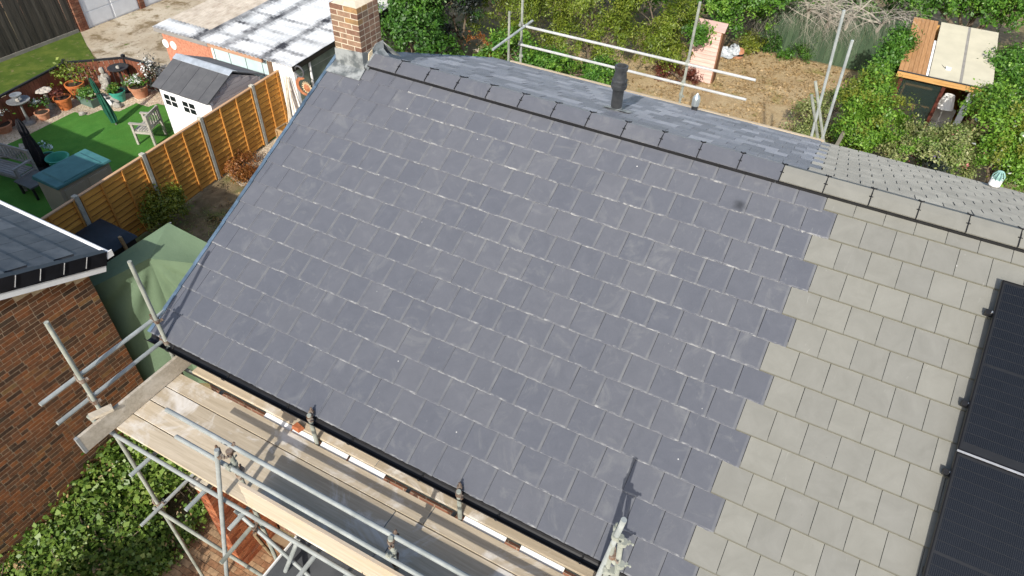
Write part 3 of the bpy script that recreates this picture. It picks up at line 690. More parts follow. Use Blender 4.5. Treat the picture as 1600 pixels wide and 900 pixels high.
# ================================================================== FRONT SCAFFOLD
ZP = H-2.45
sc = thing('scaffold', 'galvanised tube scaffold standing along the front gutter of the slate roof', 'scaffold', (3.2, -4.6, 0))
def tube(name, a, b, par, m=None):
    return MB().pipe(a, b).build(name, m or R.choice((GALV, GALV, GALV2)), par, True)
def coupler_mesh():
    mb = MB()
    mb.tube([(0, 0, -0.026), (0, 0, 0.026)], 0.034, 12); mb.tube([(-0.026, 0.058, 0), (0.026, 0.058, 0)], 0.034, 12)
    mb.box(-0.022, 0.022, 0.0, 0.058, -0.022, 0.022)
    mb.tube([(0.036, -0.03, 0), (0.036, -0.075, 0.03)], 0.007, 6); mb.tube([(0, 0.058, 0.03), (0.0, 0.085, 0.072)], 0.007, 6)
    mb.tube([(0.03, -0.062, 0.02), (0.042, -0.07, 0.025)], 0.013, 6); mb.tube([(0, 0.075, 0.055), (0, 0.081, 0.066)], 0.014, 6)
    mb.box(0.02, 0.05, -0.04, -0.02, -0.018, 0.018); mb.box(-0.018, 0.018, 0.05, 0.08, 0.02, 0.045)
    return mb
CPL = [coupler_mesh().mesh('coupler', RUST), coupler_mesh().mesh('coupler', GALV2)]
def coupler(p, rot, par, k=None):
    return place('coupler', CPL[R.randint(0, 1) if k is None else k], Matrix.Translation(Vector([float(c) for c in p])) @ Matrix.Rotation(rot, 4, 'Z'), par)
def along(a, b, t): return Vector(a)+(Vector(b)-Vector(a))*t
# left end
cs = (0.244, -4.085)
tube('standard', (cs[0], cs[1], ZF+0.02), (cs[0], cs[1], H-0.80), sc, GALV2)
ox = float(py(176, 672, -5.1)[0]); os_ = (ox, -5.1)
tube('standard', (ox, -5.1, ZF+0.02), (ox, -5.1, hz(71, 504, ox, -5.1)), sc, GALV2)
for (u0, v0, u1, v1) in ((62, 632, 257, 487), (88, 660, 268, 525)):
    a = px(u0, v0, 0.19); b = px(u1, v1, 0.19); zz = (a[2]+b[2])/2
    tube('guard_rail', (0.19, a[1], zz), (0.19, b[1], zz), sc, GALV)
    coupler((0.244, cs[1], zz), pi/2, sc); coupler((ox, -5.1, zz), pi/2, sc, 0)
a = pz(138, 650, ZP+0.10); tube('stub_tube', a, Vector(a)+Vector((0.22, -0.02, -0.03)), sc, GALV2)
coupler((cs[0], cs[1], ZP+0.32), 0.3, sc, 1)
# ledgers and transoms under the boards
yl = -5.13
tube('ledger', (ox-0.06, yl-0.02, ZP-0.095), (6.6, yl-0.02, ZP-0.095), sc, GALV)
tube('ledger', (ox-0.06, -4.06, ZP-0.095), (6.6, -4.06, ZP-0.095), sc, GALV2)
for (u, v) in ((235, 715), (322, 765)):
    X = float(pz(u, v, ZP-0.15)[0]); tube('transom', (X, -5.42, ZP-0.15), (X, -3.9, ZP-0.15), sc, GALV)
for X in (2.36, 3.32, 3.72, 4.3, 5.2, 6.2):
    tube('transom', (X, -5.62 if 3 < X < 4 else -5.36, ZP-0.15), (X, -3.9, ZP-0.15), sc)
a = pz(134, 693, ZP-0.15); tube('transom', (float(a[0]), float(a[1]), ZP-0.15), (float(a[0]), -3.95, ZP-0.15), sc, GALV)
coupler((ox, -5.1, ZP-0.10), 0.0, sc, 1)
# lower lift
zl = H-4.3
tube('ledger', (ox-0.05, -5.15, zl), (6.6, -5.15, zl), sc, GALV2)
tube('transom', (ox+0.05, -5.42, zl+0.05), (ox+0.05, -4.0, zl+0.05), sc, GALV); coupler((ox, -5.1, zl), 0.0, sc, 1); coupler((ox, -5.1, zl+0.06), pi/2, sc, 0)
# outer standards
E1 = (2.28, -4.985); F1 = (4.22, -4.97)
for P_, tp in ((E1, H-1.76), (F1, H-1.70), ((6.3, -4.97), H-1.70)):
    tube('standard', (P_[0], P_[1], ZF+0.02 if P_ is E1 else 2.52), (P_[0], P_[1], tp), sc, GALV2)
tube('guard_rail', (1.34, -4.925, H-1.74), (6.6, -4.925, H-1.74), sc, GALV)
tube('guard_rail', (1.52, -5.04, H-1.95), (6.6, -5.04, H-1.95), sc, GALV)
for P_ in (E1, F1):
    coupler((P_[0], P_[1], H-1.76), 0.0, sc, 0); coupler((P_[0], P_[1], H-1.95), pi, sc, 1); coupler((P_[0], P_[1], H-2.16), 0.5, sc, 0); coupler((P_[0], P_[1], ZP-0.09), pi, sc, 1)
a = Vector((2.22, -5.06, H-1.66)); b = Vector(px(354, 895, 2.0)); tube('raker', a, b+(b-a)*0.9 if (b+(b-a)*0.9).z > ZF+0.05 else b, sc, GALV)
coupler(a-Vector((0, 0, 0.1)), 1.0, sc, 0)
a = Vector(py(367, 797, -5.06)); b = Vector(py(480, 897, -5.06)); tube('brace', a, b+(b-a)*0.8, sc, GALV); coupler(along(a, b, 0.27), 0.2, sc, 0)
z_ = a.z-0.2
p0 = pz(394, 822, z_); p1 = pz(345, 880, z_); tube('transom', p0, p1, sc, GALV2)
a = pz(398, 835, 1.9); b = pz(424, 866, 1.2); tube('brace', a, b, sc, mat('tube_brown', (0.26, 0.19, 0.11), 0.7, 0.2))
a = pz(468, 838, ZP-0.12); b = pz(446, 892, H-3.57); tube('puncheon', a, b, sc, GALV)
# inner standards
for X in (2.53, 4.42):
    tube('standard', (X, -4.15, 2.54), (X, -4.15, H-1.955), sc, GALV2); coupler((X, -4.15, H-2.0), 0.4, sc, 0)
# tubes at the right-hand end
yb = -4.27
for (u0, v0, u1, v1, ex) in ((975, 812, 935, 900, 0.9), (971, 838, 963, 900, 1.0), (958, 848, 946, 900, 0.9)):
    a = Vector(py(u0, v0, yb)); b = Vector(py(u1, v1, yb)); d = (b-a); e = a+d*((a.z-(ZP-0.25))/(a.z-b.z))
    tube('standard', a, e, sc, GALV if u0 == 975 else GALV2)
for (u, v, r_) in ((962, 838, 0.3), (974, 848, 1.2), (957, 868, 0.4), (970, 883, 1.3), (958, 893, 2.0)):
    coupler(py(u, v, yb), r_, sc)
# boards
BOARD = wood_mat('scaffold_board', (0.37, 0.305, 0.215), (0.52, 0.44, 0.325), (1.5, 28, 28), stain=(0.68, 0.65, 0.60), rnd=0.12, spots=0.8, stain_amt=0.75)
BOARDG = wood_mat('scaffold_board_grey', (0.34, 0.30, 0.235), (0.50, 0.44, 0.35), (1.5, 30, 30), stain=(0.60, 0.55, 0.47), rnd=0.1, spots=0.5)
BAND = mat('board_band', (0.32, 0.33, 0.32), 0.5, metal=0.4)
def board(label, x0, x1, y0, y1, z, m=None, slope=0.0, name='scaffold_board'):
    o = thing(name, label, 'scaffold board', ((x0+x1)/2, (y0+y1)/2, z-0.038), 'scaffold boards')
    MB().hexa([(x0, y0, z-0.038), (x1, y0, z-0.038+slope), (x1, y1, z-0.038+slope), (x0, y1, z-0.038), (x0, y0, z), (x1, y0, z+slope), (x1, y1, z+slope), (x0, y1, z)]).build('plank', m or BOARD, o, bevel=0.003)
    for xx in (x0, x1):
        MB().hexa([(xx-0.0015, y0+0.02, z-0.037), (xx+0.0015, y0+0.02, z-0.037), (xx+0.0015, y1-0.02, z-0.037), (xx-0.0015, y1-0.02, z-0.037), (xx-0.0015, y0+0.02, z-0.001), (xx+0.0015, y0+0.02, z-0.001), (xx+0.0015, y1-0.02, z-0.001), (xx-0.0015, y1-0.02, z-0.001)]).build('end_band', BAND, o)
    return o
bw = 0.222; y = -5.105; nms = ('outermost', 'second', 'third', 'fourth')
lefts = (0.26, 0.20, 0.17, 0.30)
for i in range(4):
    y0 = y+i*(bw+0.012); s_ = (3.9+R.uniform(-0.05, 0.05))
    board('%s scaffold board from the toe boards, lying near the gable' % nms[i], lefts[i], lefts[i]+s_-0.25+0.13*(i % 2), y0, y0+bw, ZP+R.uniform(-0.002, 0.002), BOARD if i != 0 else BOARD)
    board('%s scaffold board from the toe boards, lying away from the gable' % nms[i], lefts[i]+s_-0.24+0.13*(i % 2), 6.55 if i < 3 else 5.86, y0, y0+bw, ZP+R.uniform(-0.004, 0.002))
board('scaffold board tucked under the black gutter near the gable', 0.55, 3.3, -4.105, -3.88, ZP+0.03)
board('scaffold board tucked under the black gutter away from the gable', 3.305, 5.95, -4.105, -3.88, ZP+0.028)
# toe boards
tb = thing('toe_board', 'weathered toe board on edge across the gable end of the scaffold', 'toe board', (0.44, -4.7, ZP), 'toe boards')
MB().hexa([(0.40, -5.50, ZP+0.008), (0.438, -5.50, ZP+0.008), (0.438, -3.98, ZP+0.008), (0.40, -3.98, ZP+0.008), (0.37, -5.50, ZP+0.232), (0.408, -5.50, ZP+0.232), (0.408, -3.98, ZP+0.232), (0.37, -3.98, ZP+0.232)]).build('plank', BOARDG, tb, bevel=0.003)
MB().hexa([(0.398, -5.503, ZP+0.007), (0.440, -5.503, ZP+0.007), (0.440, -5.47, ZP+0.007), (0.398, -5.47, ZP+0.007), (0.368, -5.503, ZP+0.234), (0.410, -5.503, ZP+0.234), (0.410, -5.47, ZP+0.234), (0.368, -5.47, ZP+0.234)]).build('end_band', BAND, tb)
b1 = thing('wood_block', 'small timber block wedged behind the end toe board', 'timber block', (0.33, -5.12, ZP))
MB().bar((0.30, -5.24, ZP+0.26), (0.40, -5.02, ZP+0.26), 0.09, 0.04).build('block', BOARDG, b1)
TB2 = wood_mat('toe_plank', (0.40, 0.33, 0.25), (0.52, 0.445, 0.35), (1.2, 26, 26), rnd=0.05, stain=(0.52, 0.36, 0.2), stain_amt=0.35)
ty = -5.085
for i, (lab, z0) in enumerate((('lower pale toe board along the outer scaffold edge', ZP+0.006), ('upper pale toe board stacked along the outer scaffold edge', ZP+0.236))):
    o = thing('toe_board', lab, 'toe board', (4.5, ty, z0), 'toe boards')
    MB().box(2.42, 6.6, ty-0.019-0.006*i, ty+0.019-0.006*i, z0, z0+(0.165 if i else 0.225)).build('plank', TB2, o, bevel=0.003)
# white strips lying in the gap, brick fragment
ws = thing('plastic_trim', 'white plastic trim strips lying in the gap between scaffold boards', 'trim strip', (4, -4.15, ZP-0.1))
for (x0, x1) in ((1.75, 2.15), (2.17, 2.5), (2.58, 2.95), (2.98, 3.45), (4.46, 4.95), (5.12, 5.6)):
    MB().hexa([(x0, -4.172, ZP-0.036), (x1, -4.172, ZP-0.036), (x1, -4.110, ZP-0.016), (x0, -4.110, ZP-0.016), (x0, -4.172, ZP-0.026), (x1, -4.172, ZP-0.026), (x1, -4.110, ZP-0.006), (x0, -4.110, ZP-0.006)]).build('strip', WHITE, ws)
p = pz(466, 669, ZP+0.03)
fb = thing('brick_fragment', 'broken orange brick lying on the board under the gutter', 'brick', p)
MB().hexa([Vector(p)+Vector(v) for v in ((-0.06, -0.04, 0), (0.05, -0.05, 0), (0.07, 0.03, 0), (-0.05, 0.05, 0), (-0.05, -0.03, 0.05), (0.04, -0.03, 0.055), (0.05, 0.02, 0.05), (-0.04, 0.04, 0.045))]).build('fragment', mat('orange_brick', (0.36, 0.12, 0.05), 0.9, 0.2), fb)

# ================================================================== UNDER THE SCAFFOLD: porch roof, wing wall, path
RBS = [(0, (0.22, 0.07, 0.035)), (0.4, (0.33, 0.11, 0.05)), (0.8, (0.42, 0.16, 0.075)), (1, (0.30, 0.13, 0.08))]
RBR = brick_mat('red_brick', RBS, dirt=0.2)
FELT = mat('grey_felt', (0.058, 0.062, 0.068), 0.85, 0.2, 3, (0.085, 0.09, 0.095), 0.3, 60)
porch = thing('porch', 'flat grey felt porch roof on red brick below the scaffold', 'porch', (4.5, -5, 0))
MB().box(2.62, 6.4, -6.6, -3.76, ZF, 2.44).build('wall', BRICKWALL, porch)
MB().box(2.52, 6.5, -6.7, -3.74, 2.443, 2.50).build('flat_roof', FELT, porch)
MB().box(2.50, 2.517, -6.7, -3.74, 2.36, 2.53).build('edge_trim', WHITE, porch)
_p = pz(383, 890, ZF)
wx1 = float(_p[0]); wx0 = wx1-0.225; wy0 = float(_p[1]); wy1 = -3.76; wz = hz(310, 761, wx1-0.1, wy0)-0.05
wg = thing('brick_wall', 'red brick wing wall with cement cap under the scaffold', 'wall', (wx1-0.1, -4.2, ZF))
MB().box(wx0+0.008, wx1-0.008, wy0+0.008, wy1, ZF, wz).build('mortar', MORTAR, wg)
for r_ in range(int((wz-ZF)/0.0766)):
    z0 = ZF+0.005+r_*0.0766
    if r_ % 2:
        brick('brick', wx0, wx1, wy0, wy0+0.1025, z0, z0+0.066, RBR, wg); yy = wy0+0.1125
    else: yy = wy0
    while yy < wy1-0.06:
        y1 = min(yy+0.215, wy1)
        for x0, x1 in ((wx0, wx0+0.1025), (wx1-0.1025, wx1)): brick('brick', x0, x1, yy, y1, z0, z0+0.066, RBR, wg)
        yy += 0.225
MB().box(wx0-0.03, wx1+0.03, wy0-0.03, wy1, wz, wz+0.06).build('cap', CEMENT, wg)
path = sheet('path', [(-1.1, -9), (2.5, -9), (2.5, -3.8), (-1.1, -3.8)], ZF+0.006, mat('path_sand', (0.25, 0.18, 0.11), 0.95, 0.2))
PAVE = brick_mat('paving_block', [(0, (0.25, 0.13, 0.07)), (0.5, (0.34, 0.20, 0.11)), (1, (0.40, 0.27, 0.16))], dirt=0.3)
pvm = MB().box(-0.097, 0.097, -0.047, 0.047, 0, 0.03).mesh('paver', PAVE)
for i in range(9):
    for j in range(18):
        X = -0.9+i*0.2+(0.1 if j % 2 else 0); Y = -5.75+j*0.1
        if X < 0.85: place('paver', pvm, Matrix.Translation((X, Y, ZF+0.007+R.uniform(0, 0.004))), path)
GRAV = gravel_mat('gravel', [(0.12, 0.09, 0.06), (0.42, 0.35, 0.26), (0.28, 0.22, 0.16), (0.6, 0.55, 0.47)], 38)
sheet('gravel_bed', [(0.88, -5.8), (2.5, -5.8), (2.5, -3.8), (0.88, -3.8)], ZF+0.045, GRAV)
yp = thing('plant_pot', 'yellow plant pot on the gravel by the porch', 'plant pot', pz(482, 835, 0.05))
P = Vector((1.95, -4.2, ZF+0.05)); yp.location = P
MB().lathe([(0.11, 0), (0.15, 0.24), (0.17, 0.24), (0.17, 0.28), (0.145, 0.28), (0.13, 0.2)], P, 18).build('pot', mat('yellow_glaze', (0.5, 0.32, 0.03), 0.35, 0.1), yp, True)

# ================================================================== LEFT GARDEN GROUND
def P2(u, v, z=0.0): q = pz(u, v, z); return (float(q[0]), float(q[1]))
lawn_m = patch_mat('artificial_lawn', [((0.055, 0.18, 0.026), 40, 0, 0), ((0.085, 0.23, 0.038), 2.0, 0.4, 0.7), ((0.06, 0.17, 0.024), 0.7, 0.45, 0.6), ((0.10, 0.25, 0.05), 60, 0.55, 0.7)], bs=0.7, bscale=90, bdist=0.02)
sheet('gravel_garden', [(-7.4, -4), (-15.3, -4), (-15.3, 3), (-16.4, 4.9), (-14.6, 6.2), (-13.2, 6.6), (-7.4, 6.3)], 0.008,
      gravel_mat('pea_shingle', [(0.30, 0.22, 0.14), (0.60, 0.50, 0.36), (0.45, 0.36, 0.25), (0.70, 0.62, 0.48)], 30))
lawn = sheet('lawn', [(-7.42, -3.5), (-13.4, -3.5)]+[P2(*q) for q in ((0, 232), (40, 214), (108, 180), (117, 176), (138, 181), (158, 173), (187, 175), (213, 162), (232, 168), (246, 163))]+[(-9.5, 5.0), (-7.42, 5.0)], 0.022, lawn_m)
sheet('driveway', [(-18.9, 7.0), (-18.9, 22), (-12.1, 22), (-12.1, 6.5), (-13.3, 6.62), (-14.6, 6.25), (-15.6, 5.65), (-17.3, 6.4)], 0.012,
      patch_mat('old_concrete', [((0.42, 0.35, 0.25), 2, 0, 0), ((0.50, 0.44, 0.34), 0.5, 0.45, 0.6), ((0.20, 0.15, 0.085), 1.3, 0.52, 0.62), ((0.10, 0.14, 0.03), 1.1, 0.62, 0.68), ((0.25, 0.2, 0.13), 7, 0.55, 0.66)], bs=0.6, bscale=25))
sheet('grass_verge', [(-18.5, -6), (-18.5, 7.05), (-17.3, 6.4), (-15.7, 5.6), (-16.6, 4.3), (-15.9, 1.5), (-15.5, -6)], 0.016,
      patch_mat('grass', [((0.085, 0.14, 0.02), 6, 0, 0), ((0.15, 0.19, 0.035), 2, 0.45, 0.65), ((0.28, 0.23, 0.12), 3, 0.58, 0.7)], bs=0.9, bscale=60, bdist=0.05))
sheet('concrete_strip', [(-16.5, 4.6), (-16.15, 4.6), (-15.35, -6), (-15.75, -6)], 0.020, mat('strip_concrete', (0.38, 0.32, 0.21), 0.9, 0.2, 3, bmp=0.4))
sheet('gravel_strip', [(-7.2, 2.9), (-6.5, 2.7), (-5.0, 5.0), (-6.5, 7), (-7.6, 7)], 0.010, bpy.data.materials['pea_shingle'])

# ---- orange lap fence
FX = -7.2
OR1 = wood_mat('orange_fence', (0.50, 0.225, 0.036), (0.68, 0.34, 0.072), (30, 1.5, 30), rnd=0.2, spots=0.7)
OR2 = wood_mat('orange_batten', (0.44, 0.19, 0.04), (0.60, 0.29, 0.07), (30, 30, 2), rnd=0.1)
WANEY_SHADE = wood_mat('waney_edge_shade', (0.16, 0.07, 0.02), (0.34, 0.15, 0.04), (30, 6, 30), rnd=0.25)  # dark strip on each slat's lower edge, paints in the shadow line there
CAPW = wood_mat('fence_cap', (0.45, 0.26, 0.14), (0.58, 0.38, 0.22), (30, 2, 30))
CONC = mat('concrete_post', (0.34, 0.33, 0.28), 0.9, 0.15, 8, (0.46, 0.45, 0.38), 0.3, 50)
tops = [pz(118, 310, 1.74), pz(216.6, 241, 1.74), pz(310.5, 185.5, 1.74), pz(388.7, 133.7, 1.74), pz(449, 100, 1.74)]
ys = [float(t[1]) for t in tops]; FZ = 1.74
ys = [ys[0]-3.9, ys[0]-1.95]+ys
fence = thing('garden_fence', 'orange lap panel fence with concrete posts between the gardens', 'fence', (FX, 2, 0))
for i, Y in enumerate(ys):
    if i < len(ys)-1: MB().box(FX-0.055, FX+0.055, Y-0.05, Y+0.05, 0, FZ+0.05).build('post', CONC, fence, bevel=0.008)
slat = {}
for i in range(len(ys)-1):
    y0, y1 = ys[i]+0.055, ys[i+1]-0.055
    if i < 1: continue
    pn = MB().box(FX-0.006, FX-0.001, y0, y1, 0.06, FZ-0.02).build('panel', OR1, fence)
    n = 12; hgt = (FZ-0.08)/n; wl = y1-y0
    for k in range(n):
        z0 = 0.05+k*hgt; jit = [R.uniform(-0.010, 0.010) for _ in range(6)]
        mb = MB(); m_ = 5; vs = []
        for j in range(m_+1):
            yy = y0+wl*j/m_; e = jit[j]
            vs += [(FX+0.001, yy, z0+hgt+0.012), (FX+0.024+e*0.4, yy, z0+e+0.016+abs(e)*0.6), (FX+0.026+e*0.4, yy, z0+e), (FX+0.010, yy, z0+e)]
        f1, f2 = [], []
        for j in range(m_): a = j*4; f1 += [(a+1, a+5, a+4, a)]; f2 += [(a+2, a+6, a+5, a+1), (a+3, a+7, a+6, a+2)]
        mb.add(vs, f1); b_ = mb.f; mb.f = b_+f2; mb.m += [1]*len(f2); mb.build('slat', [OR1, WANEY_SHADE], pn)
    for fy_ in (0.02, 0.33, 0.66, 0.98):
        yy = y0+wl*fy_; MB().box(FX+0.020, FX+0.050, yy-0.02, yy+0.02, 0.05, FZ-0.02).build('batten', OR2, pn)
    MB().box(FX-0.03, FX+0.04, y0, y1, FZ-0.019, FZ+0.008).build('cap', CAPW, pn)

fence.rotation_euler = (0, 0, radians(5.06))
# ---- white shed
sx0, sx1, sy0, sy1, sze, szr = -9.72, -7.70, 3.32, 5.34, 1.72, 2.2; sym = (sy0+sy1)/2
shed = thing('garden_shed', 'white garden shed with dark grey felt roof behind the orange fence', 'shed', ((sx0+sx1)/2, sym, 0))
SHW = mat('shed_white', (0.74, 0.75, 0.76), 0.6, 0.04, 3, bmp=0.05)
SHG = wood_mat('shed_gable', (0.36, 0.33, 0.33), (0.46, 0.43, 0.43), (20, 2, 20))
SHR = mat('shed_felt', (0.078, 0.080, 0.086), 0.8, 0.12, 4, (0.10, 0.102, 0.107), 0.3, 60, rnd=0.06)
ax0, ax1, ay0, ay1 = sx0+0.10, sx1-0.06, sy0+0.12, sy1-0.12
MB().box(ax0, ax1, ay0, ay1, 0, sze-0.03).build('wall', SHW, shed)
for xx, sg in ((ax1, 1), (ax0, -1)):
    g = MB().extr([(xx, ay0, sze-0.03), (xx, ay1, sze-0.03), (xx, sym, szr-0.09)], (sg*-0.03, 0, 0)).build('gable', SHG, shed)
    for k in range(16):
        z0 = 0.05+k*0.13
        hw = (ay1-ay0)/2 if z0 < sze-0.15 else (ay1-ay0)/2*max(0.0, (szr-0.1-z0-0.12)/(szr-0.1-sze+0.03))
        if hw > 0.08: MB().box(xx, xx+sg*0.015, sym-hw, sym+hw, z0, z0+0.122).build('cladding_board', SHG, g)
n = 6
for s_, ya in ((-1, sy0), (1, sy1)):
    for k in range(n):
        x0 = sx0+(sx1-sx0)*k/n; x1 = sx0+(sx1-sx0)*(k+1)/n-0.008; dz = 0.0 if k % 2 else 0.004
        MB().hexa([(x0, ya, sze-0.03+dz), (x1, ya, sze-0.03+dz), (x1, sym, szr-0.03+dz), (x0, sym, szr-0.03+dz), (x0, ya, sze+dz), (x1, ya, sze+dz), (x1, sym, szr+dz), (x0, sym, szr+dz)]).build('roof_panel', SHR, shed)
RID = mat('shed_ridge_strip', (0.42, 0.46, 0.50), 0.4, 0.15, 5, metal=0.3)
mb = MB()
for s_ in (-1, 1):
    sl_ = (szr-sze)/(sym-sy0)
    mb.hexa([(sx0-0.01, sym, szr+0.006), (sx1+0.01, sym, szr+0.006), (sx1+0.01, sym+s_*0.15, szr+0.008-0.15*sl_), (sx0-0.01, sym+s_*0.15, szr+0.008-0.15*sl_), (sx0-0.01, sym, szr+0.02), (sx1+0.01, sym, szr+0.02), (sx1+0.01, sym+s_*0.15, szr+0.018-0.15*sl_), (sx0-0.01, sym+s_*0.15, szr+0.018-0.15*sl_)])
mb.build('ridge_strip', RID, shed)
PANE = glass_mat('dark_pane', (0.012, 0.014, 0.016), 0.12)
for (u0, v0, u1, v1) in ((254, 144, 281, 170), (283, 156, 310, 181)):
    a = py(u0, v0, ay0); b = py(u1, v1, ay0); X0, X1 = float(a[0]), float(b[0]); zc = float((a[2]+b[2])/2); 
    Z0, Z1 = zc-0.17, zc+0.17
    wn = MB().box(X0, X1, ay0-0.012, ay0-0.001, Z0, Z1).build('window', SHW, shed)
    for i in range(2):
        for j in range(2):
            w_ = (X1-X0); h_ = Z1-Z0
            MB().box(X0+w_*(0.06+0.48*i), X0+w_*(0.46+0.48*i), ay0-0.016, ay0-0.0125, Z0+h_*(0.06+0.48*j), Z0+h_*(0.46+0.48*j)).build('pane', PANE, wn)

# ---- outbuilding with corrugated roof
BX0, BX1, BY0, BY1 = -12.0, -6.95, 5.68, 12.5; BZ0, BZ1 = 2.0, 2.35
ob = thing('outbuilding', 'low outbuilding with stained white corrugated roof and brick end', 'outbuilding', ((BX0+BX1)/2, 8, 0))
def corr_mat():
    m, t, b = base('corrugated_sheet'); co = objco(t, False)
    sp = node(t, 'ShaderNodeSeparateXYZ'); t.links.new(co, sp.inputs[0]); X, Y = sp.outputs[0], sp.outputs[1]
    wn = noise(t, mapping(t, co, (1.2, 6, 1)), 1.0, 6, 0.7, 0.5)
    def lap(axis, pos, wdt, thr):
        d = math_(t, 'ABSOLUTE', math_(t, 'SUBTRACT', axis, pos)); d = math_(t, 'DIVIDE', d, wdt)
        return ramp(t, math_(t, 'ADD', d, math_(t, 'MULTIPLY', math_(t, 'SUBTRACT', wn, 0.5), thr)), [(0.2, 1.0), (1.0, 0.0)])
    c = ramp(t, noise(t, mapping(t, co, (0.6, 3, 1)), 1.0, 6), [(0.3, (0.54, 0.55, 0.55)), (0.6, (0.78, 0.78, 0.77))])
    oi = orand(t)
    c = mixc(t, c, ramp(t, oi, [(0, (0.86, 0.88, 0.88)), (0.6, (1, 1, 1)), (1, (0.92, 0.95, 0.96))]), 1.0, 'MULTIPLY')
    st = None
    tc = node(t, 'ShaderNodeTexCoord'); gs = node(t, 'ShaderNodeSeparateXYZ'); t.links.new(tc.outputs['Generated'], gs.inputs[0])
    e1 = ramp(t, math_(t, 'ADD', gs.outputs[1], math_(t, 'MULTIPLY', math_(t, 'SUBTRACT', wn, 0.5), 0.35)), [(0.0, 1.0), (0.10, 0.0)])
    e2 = ramp(t, math_(t, 'ADD', gs.outputs[0], math_(t, 'MULTIPLY', math_(t, 'SUBTRACT', noise(t, mapping(t, co, (5, 1.4, 1)), 1.0, 6, 0.7), 0.5), 0.5)), [(0.88, 0.0), (0.99, 1.0)])
    stn = math_(t, 'MULTIPLY', math_(t, 'MAXIMUM', e1, e2), 0.5)
    for pos, wdt in ((-0.97, 0.42), (0.10, 0.28), (1.56, 0.24)): stn = math_(t, 'MAXIMUM', stn, lap(X, pos, wdt, 2.6))
    for pos, wdt in ((-1.8, 0.13), (-1.0, 0.13), (-0.2, 0.10), (-2.40, 0.12)): stn = math_(t, 'MAXIMUM', stn, math_(t, 'MULTIPLY', lap(Y, pos, wdt, 2.2), ramp(t, noise(t, co, 0.9, 3), [(0.4, 0.25), (0.6, 1.0)])))
    c = mixc(t, c, (0.035, 0.035, 0.04), math_(t, 'MULTIPLY', stn, ramp(t, noise(t, co, 1.1, 3), [(0.3, 0.35), (0.6, 1.0)])))
    fine = noise(t, mapping(t, co, (30, 1.0, 1)), 1.0, 4, 0.6)
    c = mixc(t, c, (0.10, 0.10, 0.105), math_(t, 'MULTIPLY', ramp(t, fine, [(0.6, 0), (0.72, 0.8)]), ramp(t, noise(t, co, 0.6, 2), [(0.45, 0), (0.6, 1)])))
    t.links.new(c, b.inputs['Base Color']); b.inputs['Roughness'].default_value = 0.7; return m
CORR = corr_mat(); CORRT = mat('corrugated_tan', (0.36, 0.31, 0.25), 0.8, 0.3, 3, (0.50, 0.45, 0.38), 0.2)
def zroof(y): return BZ0+(BZ1-BZ0)*(y-BY0)/(BY1-BY0)
def corr_sheet(x0, x1, y0, y1, m, lift):
    nx = int((x1-x0)/0.0254); vs = []
    for i in range(nx+1):
        x = x0+(x1-x0)*i/nx; h_ = 0.018*sin(2*pi*x/0.152)+lift
        vs += [(x, y0, zroof(y0)+h_), (x, y1, zroof(y1)+h_), (x, y0, zroof(y0)+h_-0.007), (x, y1, zroof(y1)+h_-0.007)]
    fs = []
    for i in range(nx):
        a = i*4; fs += [(a, a+4, a+5, a+1), (a+2, a+3, a+7, a+6), (a, a+2, a+6, a+4)]
    MB().add(vs, fs).build('roof_sheet', m, ob, True)
xs_ = [BX0-0.12, -10.4, -9.35, -7.9, BX1+0.12]
yss = [BY0-0.15, 6.2, 7.0, 7.8, 9.4, BY1]
for i in range(len(xs_)-1):
    for j in range(len(yss)-1):
        corr_sheet(xs_[i]-(0.05 if i else 0), xs_[i+1], yss[j]-(0.06 if j else 0), yss[j+1], CORRT if i == 0 and j > 0 else CORR, 0.03-0.008*j+0.006*i)
OBR = brick_mat('painted_red_brick', [(0, (0.42, 0.16, 0.10)), (0.5, (0.52, 0.22, 0.14)), (1, (0.56, 0.28, 0.19))], dirt=0.1)
PBL = mat('pale_blue_paint', (0.48, 0.60, 0.60), 0.5, 0.1, 3, bmp=0.05)
xa, xb = -9.95, -7.85
MB().box(BX0, xa, BY0, BY0+0.1, 0, BZ0-0.05).build('brick_wall', OBR, ob)
MB().box(xa+0.002, xb, BY0+0.02, BY0+0.09, 0, BZ0-0.05).build('blue_panel', PBL, ob)
MB().box(xb+0.002, BX1, BY0, BY0+0.1, 0, BZ0-0.05).build('white_wall', WHITE, ob)
MB().box(xb-0.02, xb+0.16, BY0-0.02, BY0-0.001, 0, BZ0-0.06).build('door_post', mat('brown_door', (0.16, 0.10, 0.06), 0.7), ob)
MB().box(xa-0.05, xa+0.03, BY0-0.015, BY0-0.001, 0, BZ0-0.06).build('post', WHITE, ob)
for k in range(3): MB().box(xa+0.6+k*0.62, xa+0.615+k*0.62, BY0+0.012, BY0+0.0195, 0.0, BZ0-0.1).build('panel_joint', GREYPIPE, ob)
SIDEW = brick_tex('green_grey_blockwork', (0.20, 0.23, 0.18), (0.12, 0.15, 0.11), (0.30, 0.31, 0.27), 0.6, rot=(pi/2, 0, pi/2))
MB().box(BX1-0.1, BX1-0.002, BY0+0.102, BY1, 0, BZ0-0.02).build('side_wall', SIDEW, ob)
MB().box(BX0+0.002, BX0+0.1, BY0+0.102, BY1, 0, BZ0-0.02).build('side_wall', OBR, ob)
MB().box(BX0, BX1, BY1, BY1+0.1, 0, BZ1-0.05).build('back_wall', OBR, ob)
MB().tube([(BX1+0.05, BY0+0.6, 0), (BX1+0.05, BY0+0.6, BZ0-0.05)], 0.034, 10).build('downpipe', WHITE, ob, True)
MB().bar((BX0-0.1, BY0-0.13, BZ0-0.03), (-9.95, BY0-0.13, BZ0-0.03), 0.05, 0.12).build('eaves_board', wood_mat('grey_board', (0.22, 0.21, 0.20), (0.33, 0.31, 0.29), (2, 30, 30)), ob)
